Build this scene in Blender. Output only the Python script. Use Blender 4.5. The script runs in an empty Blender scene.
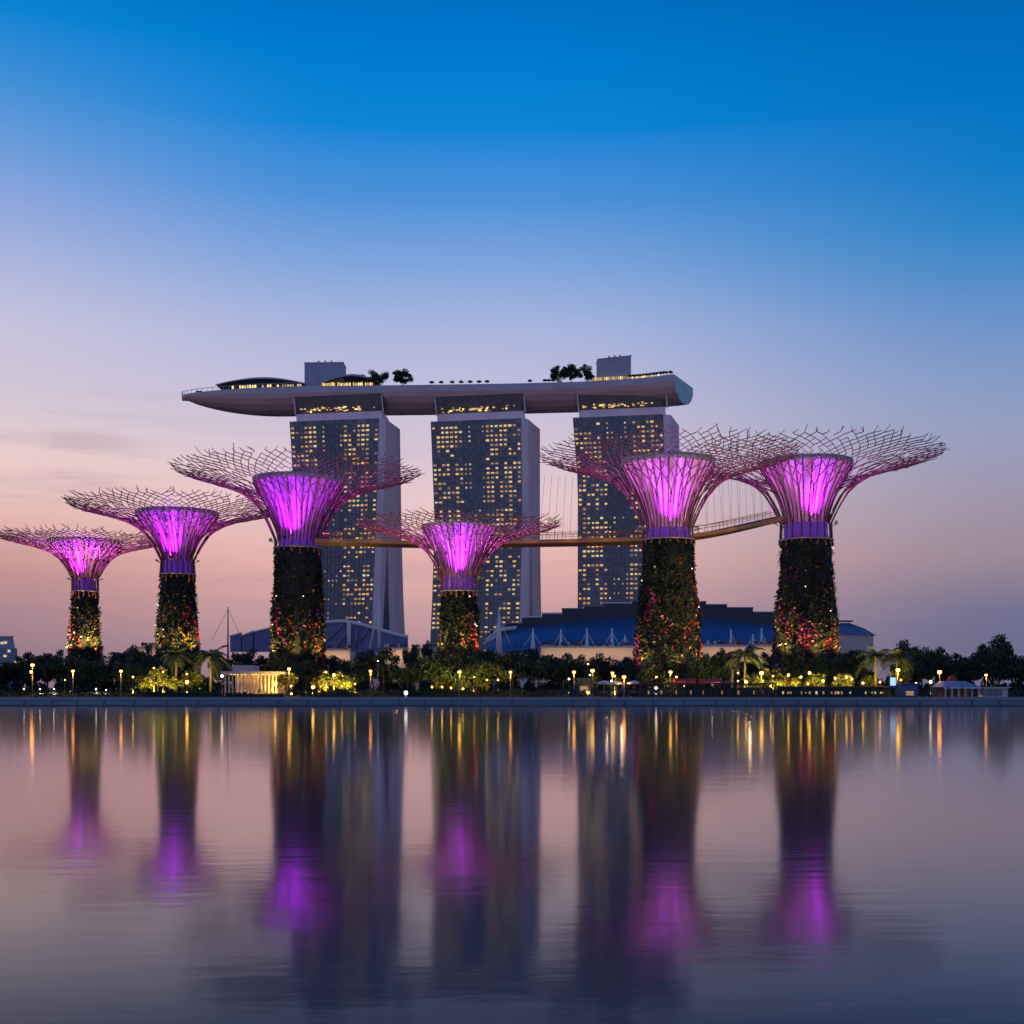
import bpy, math, random
from mathutils import Vector, Matrix, Euler
R = random.Random(7)
scene = bpy.context.scene
col = scene.collection

# ------------------------------------------------------------------ camera, sky, sun, exposure
F, HY, CZ = 1200.0, 688.0, 2.55
cam_d = bpy.data.cameras.new('camera'); cam = bpy.data.objects.new('camera', cam_d); col.objects.link(cam)
cam.location = (0, 0, CZ); cam.rotation_euler = (math.radians(90), 0, 0)
cam_d.sensor_width = 36.0; cam_d.lens = F / 1024 * 36.0
cam_d.shift_y = (HY - 512) / 1024
cam_d.clip_start = 0.5; cam_d.clip_end = 20000
scene.camera = cam

def lin(c):
    f = lambda v: (v / 255 / 12.92) if v / 255 <= 0.04045 else ((v / 255 + 0.055) / 1.055) ** 2.4
    return (f(c[0]), f(c[1]), f(c[2]), 1.0)

world = bpy.data.worlds.new('World'); scene.world = world; world.use_nodes = True
nt = world.node_tree; nt.nodes.clear()
def N(t, **kw):
    n = nt.nodes.new(t)
    for k, v in kw.items(): setattr(n, k, v)
    return n
def L(a, b): nt.links.new(a, b)
def ramp(stops):
    r = N('ShaderNodeValToRGB'); e = r.color_ramp.elements
    while len(e) > 1: e.remove(e[0])
    first = True
    for py, c in stops:
        el = math.sin(math.atan((HY - py) / F)) if py is not None else 1.0
        if first: e[0].position = max(0, el); e[0].color = lin(c); first = False
        else:
            q = e.new(min(1, el)); q.color = lin(c)
    r.color_ramp.interpolation = 'B_SPLINE' if False else 'LINEAR'
    return r
tc = N('ShaderNodeTexCoord'); sep = N('ShaderNodeSeparateXYZ'); L(tc.outputs['Generated'], sep.inputs[0])
west = ramp([(688, (134, 112, 128)), (645, (156, 126, 140)), (610, (176, 136, 142)), (582, (191, 145, 144)), (545, (223, 173, 165)), (510, (232, 195, 187)), (472, (234, 206, 202)), (430, (217, 201, 211)),
             (400, (207, 197, 215)), (352, (200, 195, 219)), (300, (178, 185, 222)), (242, (148, 168, 220)), (180, (108, 157, 219)), (122, (67, 144, 214)), (60, (14, 133, 212)), (0, (2, 122, 203)), (-400, (4, 70, 150)), (None, (8, 50, 110))])
east = ramp([(688, (104, 103, 135)), (617, (115, 114, 144)), (590, (138, 126, 148)), (562, (157, 138, 153)), (510, (158, 149, 172)), (452, (149, 158, 190)), (400, (132, 155, 198)), (352, (110, 147, 201)),
             (300, (72, 138, 200)), (252, (33, 130, 199)), (200, (8, 122, 197)), (152, (2, 117, 194)), (80, (0, 108, 186)), (0, (2, 94, 168)), (-400, (2, 60, 130)), (None, (8, 50, 110))])
mid = ramp([(688, (148, 120, 134)), (640, (184, 146, 152)), (600, (212, 164, 162)), (562, (231, 180, 174)), (502, (231, 201, 204)), (450, (215, 197, 212)), (400, (197, 191, 218)), (332, (171, 182, 222)),
            (270, (130, 166, 220)), (202, (79, 146, 218)), (130, (14, 133, 215)), (62, (1, 124, 208)), (0, (0, 112, 197)), (-400, (2, 66, 140)), (None, (8, 50, 110))])
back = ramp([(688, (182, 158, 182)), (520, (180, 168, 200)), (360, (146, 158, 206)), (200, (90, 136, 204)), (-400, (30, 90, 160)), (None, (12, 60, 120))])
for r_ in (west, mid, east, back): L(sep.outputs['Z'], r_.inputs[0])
m0 = N('ShaderNodeMapRange', interpolation_type='SMOOTHSTEP'); L(sep.outputs['X'], m0.inputs[0]); m0.inputs[1].default_value = -0.44; m0.inputs[2].default_value = -0.12
mix0 = N('ShaderNodeMix', data_type='RGBA'); L(m0.outputs[0], mix0.inputs[0]); L(west.outputs[0], mix0.inputs[6]); L(mid.outputs[0], mix0.inputs[7])
m1 = N('ShaderNodeMapRange', interpolation_type='SMOOTHSTEP'); L(sep.outputs['X'], m1.inputs[0]); m1.inputs[1].default_value = -0.02; m1.inputs[2].default_value = 0.40
mixa = N('ShaderNodeMix', data_type='RGBA'); L(m1.outputs[0], mixa.inputs[0]); L(mix0.outputs[2], mixa.inputs[6]); L(east.outputs[0], mixa.inputs[7])
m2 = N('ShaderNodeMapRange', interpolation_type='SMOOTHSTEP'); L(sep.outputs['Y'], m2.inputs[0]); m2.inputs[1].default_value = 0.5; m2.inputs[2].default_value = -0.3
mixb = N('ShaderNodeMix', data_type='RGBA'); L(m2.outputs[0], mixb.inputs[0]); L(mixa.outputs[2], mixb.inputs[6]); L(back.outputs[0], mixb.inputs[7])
# thin drawn-out cloud wisps low over the horizon
mp = N('ShaderNodeMapping'); L(tc.outputs['Generated'], mp.inputs[0]); mp.inputs['Scale'].default_value = (2.6, 2.6, 26)
nz = N('ShaderNodeTexNoise'); L(mp.outputs[0], nz.inputs[0]); nz.inputs['Scale'].default_value = 1.7; nz.inputs['Detail'].default_value = 5; nz.inputs['Roughness'].default_value = 0.55
cr = N('ShaderNodeMapRange', interpolation_type='SMOOTHSTEP'); L(nz.outputs[0], cr.inputs[0]); cr.inputs[1].default_value = 0.50; cr.inputs[2].default_value = 0.72
hi = N('ShaderNodeMapRange', interpolation_type='SMOOTHSTEP'); L(sep.outputs['Z'], hi.inputs[0]); hi.inputs[1].default_value = 0.27; hi.inputs[2].default_value = 0.17; hi.inputs[3].default_value = 0; hi.inputs[4].default_value = 1
wl = N('ShaderNodeMapRange', interpolation_type='SMOOTHSTEP'); L(sep.outputs['X'], wl.inputs[0]); wl.inputs[1].default_value = 0.1; wl.inputs[2].default_value = -0.42; wl.inputs[3].default_value = 0.12; wl.inputs[4].default_value = 0.42
mu = N('ShaderNodeMath', operation='MULTIPLY'); L(cr.outputs[0], mu.inputs[0]); L(hi.outputs[0], mu.inputs[1])
mu2 = N('ShaderNodeMath', operation='MULTIPLY'); L(mu.outputs[0], mu2.inputs[0]); L(wl.outputs[0], mu2.inputs[1])
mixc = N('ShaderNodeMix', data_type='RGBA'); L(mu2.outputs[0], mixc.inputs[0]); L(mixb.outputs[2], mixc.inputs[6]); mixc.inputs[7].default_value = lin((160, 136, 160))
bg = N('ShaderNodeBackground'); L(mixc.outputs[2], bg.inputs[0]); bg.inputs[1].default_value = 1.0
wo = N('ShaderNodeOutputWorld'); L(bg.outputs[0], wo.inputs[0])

sun_d = bpy.data.lights.new('sun', 'SUN'); sun = bpy.data.objects.new('sun', sun_d); col.objects.link(sun)
sun_d.energy = 0.05; sun_d.angle = math.radians(12); sun_d.color = (1.0, 0.62, 0.5)
sun.rotation_euler = (math.radians(86), 0, math.radians(-68))     # last afterglow, low in the west beyond the left edge

scene.view_settings.view_transform = 'Standard'; scene.view_settings.look = 'None'
scene.view_settings.exposure = 0; scene.view_settings.gamma = 1
scene.cycles.use_denoising = True
scene.cycles.max_bounces = 6; scene.cycles.diffuse_bounces = 2; scene.cycles.glossy_bounces = 3
scene.cycles.transparent_max_bounces = 8
scene.cycles.sample_clamp_indirect = 4

# ------------------------------------------------------------------ helpers
def at(px, py, Y): return Vector(((px - 512) * Y / F, Y, CZ + (HY - py) * Y / F))
def m_(px, Y): return px * Y / F                                        # pixels to metres at a distance
GZ = 1.2                                                                # ground level above the water

def mat(name, c, rough=0.6, metal=0.0, var=0.0, scale=0.5, emit=None, estr=0.0, stretch=None, spec=0.5, bump=0.0, c2=None):
    m = bpy.data.materials.new(name); m.use_nodes = True
    t = m.node_tree; b = t.nodes['Principled BSDF']
    b.inputs['Base Color'].default_value = (*c, 1); b.inputs['Roughness'].default_value = rough; b.inputs['Metallic'].default_value = metal
    b.inputs['Specular IOR Level'].default_value = spec
    if var or bump or c2:
        g = t.nodes.new('ShaderNodeNewGeometry'); n = t.nodes.new('ShaderNodeTexNoise')
        n.inputs['Scale'].default_value = scale; n.inputs['Detail'].default_value = 4
        v = g.outputs['Position']
        if stretch:
            mp_ = t.nodes.new('ShaderNodeMapping'); t.links.new(v, mp_.inputs[0]); mp_.inputs['Scale'].default_value = stretch; v = mp_.outputs[0]
        t.links.new(v, n.inputs['Vector'])
        mr = t.nodes.new('ShaderNodeMapRange'); t.links.new(n.outputs[0], mr.inputs[0]); mr.inputs[1].default_value = 0.3; mr.inputs[2].default_value = 0.7
        mx = t.nodes.new('ShaderNodeMix'); mx.data_type = 'RGBA'; t.links.new(mr.outputs[0], mx.inputs[0])
        lo = tuple(max(0, x * (1 - var)) for x in c); hi_ = c2 if c2 else tuple(min(1, x * (1 + var)) for x in c)
        mx.inputs[6].default_value = (*lo, 1); mx.inputs[7].default_value = (*hi_, 1)
        t.links.new(mx.outputs[2], b.inputs['Base Color'])
        if bump:
            bp = t.nodes.new('ShaderNodeBump'); bp.inputs['Strength'].default_value = bump; bp.inputs['Distance'].default_value = 0.2
            t.links.new(n.outputs[0], bp.inputs['Height']); t.links.new(bp.outputs[0], b.inputs['Normal'])
    if emit:
        b.inputs['Emission Color'].default_value = (*emit, 1); b.inputs['Emission Strength'].default_value = estr
    return m

class MB:
    def __init__(s): s.v = []; s.f = []; s.m = []; s.sm = []
    def face(s, pts, mi=0, smooth=False):
        i = len(s.v); s.v += [tuple(p) for p in pts]; s.f.append(tuple(range(i, i + len(pts)))); s.m.append(mi); s.sm.append(smooth)
    def box(s, c, d, mi=0, rz=0.0):
        cx, cy, cz = c; x, y, z = d[0] / 2, d[1] / 2, d[2] / 2; ca, sa = math.cos(rz), math.sin(rz)
        i = len(s.v)
        for dx, dy, dz in ((-x, -y, -z), (x, -y, -z), (x, y, -z), (-x, y, -z), (-x, -y, z), (x, -y, z), (x, y, z), (-x, y, z)):
            s.v.append((cx + dx * ca - dy * sa, cy + dx * sa + dy * ca, cz + dz))
        for q in ((0, 3, 2, 1), (4, 5, 6, 7), (0, 1, 5, 4), (1, 2, 6, 5), (2, 3, 7, 6), (3, 0, 4, 7)):
            s.f.append(tuple(i + k for k in q)); s.m.append(mi); s.sm.append(False)
    def hexa(s, b4, t4, mi=0):
        i = len(s.v); s.v += [tuple(p) for p in b4] + [tuple(p) for p in t4]
        for q in ((0, 3, 2, 1), (4, 5, 6, 7), (0, 1, 5, 4), (1, 2, 6, 5), (2, 3, 7, 6), (3, 0, 4, 7)):
            s.f.append(tuple(i + k for k in q)); s.m.append(mi); s.sm.append(False)
    def tube(s, pts, rad, n=5, mi=0, smooth=True, cap=True):
        pts = [Vector(p) for p in pts]; rings = []
        rr = rad if isinstance(rad, (list, tuple)) else [rad] * len(pts)
        for k, p in enumerate(pts):
            d = (pts[min(k + 1, len(pts) - 1)] - pts[max(k - 1, 0)])
            d = d.normalized() if d.length > 1e-9 else Vector((0, 0, 1))
            a = Vector((0, 0, 1)) if abs(d.z) < 0.9 else Vector((1, 0, 0))
            u = d.cross(a).normalized(); w = d.cross(u).normalized()
            i = len(s.v)
            for j in range(n):
                t = 2 * math.pi * j / n
                s.v.append(tuple(p + (u * math.cos(t) + w * math.sin(t)) * rr[k]))
            rings.append(i)
        for a, b in zip(rings, rings[1:]):
            for j in range(n):
                s.f.append((a + j, b + j, b + (j + 1) % n, a + (j + 1) % n)); s.m.append(mi); s.sm.append(smooth)
        if cap:
            s.f.append(tuple(rings[0] + j for j in range(n))); s.m.append(mi); s.sm.append(False)
            s.f.append(tuple(rings[-1] + j for j in reversed(range(n)))); s.m.append(mi); s.sm.append(False)
    def lathe(s, prof, n=32, c=(0, 0, 0), mi=0, smooth=True, capb=False, capt=False):
        rings = []
        for r, z in prof:
            i = len(s.v)
            for j in range(n):
                t = 2 * math.pi * j / n; s.v.append((c[0] + r * math.cos(t), c[1] + r * math.sin(t), c[2] + z))
            rings.append(i)
        for a, b in zip(rings, rings[1:]):
            for j in range(n):
                s.f.append((a + j, a + (j + 1) % n, b + (j + 1) % n, b + j)); s.m.append(mi); s.sm.append(smooth)
        if capb: s.f.append(tuple(rings[0] + j for j in reversed(range(n)))); s.m.append(mi); s.sm.append(False)
        if capt: s.f.append(tuple(rings[-1] + j for j in range(n))); s.m.append(mi); s.sm.append(False)
    def ball(s, c, r, n=10, mi=0, sq=1.0):
        k = n // 2
        s.lathe([(max(r * math.sin(math.pi * q / k), 1e-3), -r * sq * math.cos(math.pi * q / k)) for q in range(k + 1)], n, c, mi)
    def leaf(s, p, size, mi=0, asp=1.6, nrm=None):
        a = Vector((R.gauss(0, 1), R.gauss(0, 1), R.gauss(0, 1))).normalized()
        b = a.cross(Vector((R.gauss(0, 1), R.gauss(0, 1), R.gauss(0, 1)))).normalized()
        a = a * size * asp * 0.5; b = b * size * 0.5; p = Vector(p)
        s.face((p - a, p + b * 0.9 - a * 0.1, p + a, p - b * 0.9 - a * 0.1), mi)
    def mesh(s, name, mats):
        me = bpy.data.meshes.new(name); me.from_pydata(s.v, [], s.f)
        for m in (mats if isinstance(mats, (list, tuple)) else [mats]): me.materials.append(m)
        me.polygons.foreach_set('material_index', s.m); me.polygons.foreach_set('use_smooth', s.sm)
        me.update(); return me
    def build(s, name, mats, parent=None, loc=None, off=None):
        """off: subtract this point, so that the object's origin sits there"""
        if off is not None:
            s.v = [(v[0] - off[0], v[1] - off[1], v[2] - off[2]) for v in s.v]
        o = bpy.data.objects.new(name, s.mesh(name, mats)); col.objects.link(o)
        if parent is not None: o.parent = parent
        if loc is not None: o.location = loc
        return o

def tag(o, label=None, cat=None, group=None, kind=None):
    if label: o['label'] = label
    if cat: o['category'] = cat
    if group: o['group'] = group
    if kind: o['kind'] = kind
    return o
def empty(name, loc, label, cat, group=None, rz=0):
    o = bpy.data.objects.new(name, None); col.objects.link(o); o.location = loc; o.rotation_euler = (0, 0, rz)
    return tag(o, label, cat, group)
def link_mesh(name, me, parent=None, loc=(0, 0, 0)):
    o = bpy.data.objects.new(name, me); col.objects.link(o); o.location = loc
    if parent is not None: o.parent = parent
    return o
def copy_tree(o, parent=None):
    c = o.copy(); col.objects.link(c)
    if parent is not None: c.parent = parent
    for ch in list(o.children): copy_tree(ch, c)
    return c
def interp(pts, x):
    if x <= pts[0][0]: return pts[0][1]
    for (a, va), (b, vb) in zip(pts, pts[1:]):
        if x <= b: return va + (vb - va) * (x - a) / (b - a)
    return pts[-1][1]

# ------------------------------------------------------------------ materials
M = {}
M['concrete'] = mat('pale concrete', (0.80, 0.66, 0.70), 0.7, var=0.10, scale=0.12, stretch=(1, 1, 0.25))
M['flank'] = mat('end wall concrete', (0.76, 0.60, 0.63), 0.7, var=0.10, scale=0.1, stretch=(1, 1, 0.2))
M['flank_dark'] = mat('dark grey kiosk panel', (0.07, 0.075, 0.09), 0.7, var=0.15, scale=0.6)
M['facade'] = mat('blue grey glazing', (0.185, 0.205, 0.235), 0.28, var=0.35, scale=0.06, stretch=(1, 1, 0.6))
M['facade_core'] = mat('dark blue glazing', (0.085, 0.135, 0.185), 0.25, var=0.35, scale=0.06, stretch=(1, 1, 0.6))
M['slab_edge'] = mat('floor edge', (0.19, 0.215, 0.26), 0.6)
M['dark_glass'] = mat('dark teal glass', (0.02, 0.06, 0.085), 0.15)
M['lounge'] = mat('dark lounge glazing', (0.055, 0.06, 0.075), 0.3, var=0.4, scale=0.3)
M['pane_dark'] = mat('dark window pane', (0.055, 0.085, 0.125), 0.12)
M['pane_mid'] = mat('grey window pane', (0.11, 0.15, 0.20), 0.2)
M['pane_pale'] = mat('curtained window pane', (0.17, 0.19, 0.225), 0.4)
M['dark'] = mat('near black cladding', (0.02, 0.022, 0.03), 0.5)
WIN = [mat('lit window amber', (0.3, 0.2, 0.1), 0.4, emit=(1.0, 0.58, 0.16), estr=0.72),
       mat('lit window yellow', (0.3, 0.25, 0.1), 0.4, emit=(1.0, 0.68, 0.22), estr=0.80),
       mat('lit window cream', (0.3, 0.28, 0.2), 0.4, emit=(1.0, 0.78, 0.42), estr=0.70),
       mat('lit window dim', (0.3, 0.22, 0.1), 0.4, emit=(1.0, 0.56, 0.22), estr=0.34),
       mat('lit window deep amber', (0.3, 0.18, 0.08), 0.4, emit=(1.0, 0.44, 0.10), estr=0.55),
       mat('lit window faint', (0.3, 0.22, 0.1), 0.4, emit=(1.0, 0.64, 0.34), estr=0.16)]
M['warm_glow'] = mat('warm lamp glow', (0.4, 0.3, 0.15), 0.4, emit=(1.0, 0.66, 0.22), estr=1.6)
M['hull'] = mat('deck belly panels', (0.64, 0.46, 0.47), 0.45, var=0.10, scale=0.08, stretch=(0.6, 1, 3))
M['fascia'] = mat('deck edge panels', (0.40, 0.41, 0.47), 0.45, var=0.12, scale=0.2, stretch=(0.4, 1, 1))
M['endcap'] = mat('teal end glazing', (0.10, 0.30, 0.38), 0.25, var=0.25, scale=0.2)
M['deckroof'] = mat('dark curved roof', (0.34, 0.33, 0.37), 0.45, var=0.1, scale=0.2)
M['plantbox'] = mat('blue grey plant room', (0.27, 0.32, 0.43), 0.6, var=0.08, scale=0.15)
M['parasol'] = mat('dark parasol cloth', (0.04, 0.04, 0.05), 0.8)
M['railing'] = mat('pale rail', (0.5, 0.52, 0.55), 0.4)
M['leaf_dark'] = mat('dark leaf', (0.020, 0.038, 0.027), 0.6, var=0.45, scale=0.35, spec=0.3)
M['leaf_deep'] = mat('deep green creeper', (0.013, 0.024, 0.017), 0.65, var=0.5, scale=0.5, spec=0.3)
M['leaf_mid'] = mat('mid leaf', (0.036, 0.058, 0.028), 0.6, var=0.4, scale=0.5, spec=0.3)
M['leaf_olive_glow'] = mat('olive leaf with lamp glow', (0.20, 0.18, 0.03), 0.6, var=0.35, scale=0.5, spec=0.3)  # lamp glow on the yellow-lit trees partly put into the leaf colour
M['palm'] = mat('palm frond', (0.036, 0.054, 0.030), 0.5, var=0.35, scale=0.6, spec=0.4)
M['bark'] = mat('bark', (0.07, 0.055, 0.04), 0.9, var=0.3, scale=1.5, stretch=(1, 1, 0.3))
M['palmbark'] = mat('palm bark', (0.12, 0.095, 0.07), 0.9, var=0.3, scale=2.0, stretch=(0.4, 0.4, 2))
M['red_leaf'] = mat('red bromeliad', (0.24, 0.035, 0.035), 0.6, var=0.3, scale=1)
M['pink_flower'] = mat('magenta flower', (0.42, 0.035, 0.20), 0.6, var=0.3, scale=1)
M['gold_leaf'] = mat('golden leaf', (0.34, 0.22, 0.04), 0.6, var=0.3, scale=1)
M['pale_flower'] = mat('pale flower', (0.55, 0.42, 0.30), 0.6, var=0.2, scale=1)
M['core'] = mat('dark planting panel', (0.02, 0.024, 0.02), 0.9, var=0.3, scale=0.8)
M['steel'] = mat('plum painted steel', (0.14, 0.05, 0.10), 0.45, var=0.2, scale=0.3)
M['steel_grey'] = mat('grey steel', (0.22, 0.22, 0.24), 0.45, metal=0.3)
M['white_steel'] = mat('white steel', (0.72, 0.70, 0.72), 0.45)
M['capring'] = mat('green grey rim', (0.17, 0.27, 0.27), 0.5, var=0.15, scale=0.6)
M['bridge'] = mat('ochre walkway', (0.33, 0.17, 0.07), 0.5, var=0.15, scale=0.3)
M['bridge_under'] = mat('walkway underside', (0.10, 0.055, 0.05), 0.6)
M['cable'] = mat('thin cable', (0.35, 0.30, 0.32), 0.5)
M['blue_roof'] = mat('blue hall glazing', (0.045, 0.135, 0.30), 0.35, var=0.25, scale=0.05, stretch=(0.5, 1, 2))
M['violet_roof'] = mat('violet blue roof', (0.125, 0.135, 0.31), 0.4, var=0.2, scale=0.08)
M['navy'] = mat('navy roof step', (0.010, 0.026, 0.055), 0.45, var=0.25, scale=0.1)
M['beige'] = mat('beige podium stone', (0.62, 0.47, 0.38), 0.8, var=0.08, scale=0.1, stretch=(1, 1, 3))
M['pinkwall'] = mat('pinkish wall', (0.55, 0.42, 0.42), 0.8, var=0.08, scale=0.2)
M['slate_glass'] = mat('slate blue glass', (0.12, 0.22, 0.34), 0.3, var=0.25, scale=0.1)
M['seawall'] = mat('sea wall concrete', (0.15, 0.21, 0.26), 0.75, var=0.22, scale=0.5, stretch=(0.15, 1, 2.5), bump=0.2)
M['wet_wall'] = mat('wet sea wall', (0.055, 0.08, 0.105), 0.5, var=0.4, scale=0.7, stretch=(0.2, 1, 1))
M['coping'] = mat('sea wall coping', (0.20, 0.24, 0.30), 0.75, var=0.15, scale=0.6, stretch=(0.3, 1, 1))
M['ground'] = mat('park ground', (0.035, 0.038, 0.030), 0.95, var=0.4, scale=0.25)
M['paving'] = mat('promenade paving', (0.16, 0.15, 0.15), 0.85, var=0.15, scale=0.7)
M['pole'] = mat('lamp pole', (0.06, 0.055, 0.05), 0.5)
M['timber'] = mat('warm timber', (0.20, 0.11, 0.06), 0.7, var=0.2, scale=0.6)
M['blue_booth'] = mat('blue painted booth', (0.05, 0.09, 0.24), 0.5, var=0.1, scale=0.8)
M['white_panel'] = mat('white panel', (0.55, 0.55, 0.60), 0.5, var=0.06, scale=0.8)
M['cloth'] = mat('dark clothes', (0.03, 0.03, 0.045), 0.9)
M['red_cloth'] = mat('red awning', (0.40, 0.05, 0.04), 0.8)
M['skin'] = mat('skin', (0.30, 0.17, 0.11), 0.6)
M['hair'] = mat('hair', (0.015, 0.012, 0.01), 0.6)

# ------------------------------------------------------------------ setting: water, ground, sea wall
def water_mat():
    m = bpy.data.materials.new('dusk water'); m.use_nodes = True; t = m.node_tree; t.nodes.remove(t.nodes['Principled BSDF']); out = t.nodes['Material Output']
    g = t.nodes.new('ShaderNodeNewGeometry'); hs = []
    for sc, st, w in ((2.2, (0.45, 1.3, 1), .45), (0.8, (0.4, 1.2, 1), .8), (0.16, (0.5, 1.0, 1), .25)):
        mp_ = t.nodes.new('ShaderNodeMapping'); t.links.new(g.outputs['Position'], mp_.inputs[0]); mp_.inputs['Scale'].default_value = st
        n = t.nodes.new('ShaderNodeTexNoise'); n.inputs['Scale'].default_value = sc; n.inputs['Detail'].default_value = 3; t.links.new(mp_.outputs[0], n.inputs['Vector'])
        mm = t.nodes.new('ShaderNodeMath'); mm.operation = 'MULTIPLY'; mm.inputs[1].default_value = w; t.links.new(n.outputs[0], mm.inputs[0]); hs.append(mm)
    a0 = t.nodes.new('ShaderNodeMath'); a0.operation = 'ADD'; t.links.new(hs[0].outputs[0], a0.inputs[0]); t.links.new(hs[1].outputs[0], a0.inputs[1])
    ad = t.nodes.new('ShaderNodeMath'); ad.operation = 'ADD'; t.links.new(a0.outputs[0], ad.inputs[0]); t.links.new(hs[2].outputs[0], ad.inputs[1])
    bp = t.nodes.new('ShaderNodeBump'); bp.inputs['Strength'].default_value = 0.5; bp.inputs['Distance'].default_value = 0.009; t.links.new(ad.outputs[0], bp.inputs['Height'])
    fr = t.nodes.new('ShaderNodeFresnel'); fr.inputs['IOR'].default_value = 1.333; t.links.new(bp.outputs[0], fr.inputs['Normal'])
    mr = t.nodes.new('ShaderNodeMapRange'); t.links.new(fr.outputs[0], mr.inputs[0]); mr.inputs[1].default_value = 0.15; mr.inputs[2].default_value = 0.74; mr.inputs[3].default_value = 0.0; mr.inputs[4].default_value = 0.97
    df = t.nodes.new('ShaderNodeBsdfDiffuse'); df.inputs[0].default_value = (0.005, 0.050, 0.085, 1)
    gl_ = t.nodes.new('ShaderNodeBsdfGlossy'); gl_.distribution = 'GGX'; gl_.inputs['Color'].default_value = (1, 1, 1, 1); gl_.inputs['Roughness'].default_value = 0.092; t.links.new(bp.outputs[0], gl_.inputs['Normal'])
    ms = t.nodes.new('ShaderNodeMixShader'); t.links.new(mr.outputs[0], ms.inputs[0]); t.links.new(df.outputs[0], ms.inputs[1]); t.links.new(gl_.outputs[0], ms.inputs[2]); t.links.new(ms.outputs[0], out.inputs[0])
    return m
BANK = 170.0
w = MB(); w.face([(-1500, -200, 0), (1500, -200, 0), (1500, BANK + 1, 0), (-1500, BANK + 1, 0)])
tag(w.build('water', water_mat()), kind='structure')
g = MB(); g.face([(-9000, BANK + 9.0, GZ), (9000, BANK + 9.0, GZ), (9000, 16000, GZ), (-9000, 16000, GZ)])
tag(g.build('ground', M['ground']), kind='structure')
p = MB(); p.face([(-1500, BANK + 1.2, GZ - 0.004), (1500, BANK + 1.2, GZ - 0.004), (1500, BANK + 9.0, GZ - 0.004), (-1500, BANK + 9.0, GZ - 0.004)])
tag(p.build('promenade', M['paving']), kind='structure')

sw = empty('sea_wall', (0, BANK, 0), 'long low blue grey concrete sea wall along the water edge', 'sea wall')
b = MB(); b.hexa([(-1500, 0.0, -2), (1500, 0.0, -2), (1500, 1.4, -2), (-1500, 1.4, -2)], [(-1500, 0.5, 0.82), (1500, 0.5, 0.82), (1500, 1.4, 0.82), (-1500, 1.4, 0.82)])
b.build('wall_face', M['seawall'], sw)
b = MB(); b.box((0, 0.85, 1.02), (3000, 1.0, 0.39)); b.build('coping', M['coping'], sw)
b = MB(); b.box((0, -0.5, -0.92), (3000, 1.5, 2.2)); b.build('footing', M['wet_wall'], sw)
b = MB()
for i in range(-24, 25):
    x = i * 4.1 + math.sin(i * 7.3) * .5; b.hexa([(x - .05, -.012, 0.19), (x + .05, -.012, 0.19), (x + .05, .1, 0.19), (x - .05, .1, 0.19)], [(x - .05, .487, 0.81), (x + .05, .487, 0.81), (x + .05, .6, 0.81), (x - .05, .6, 0.81)])
b.build('wall_joints', M['wet_wall'], sw)['kind'] = 'stuff'

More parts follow.
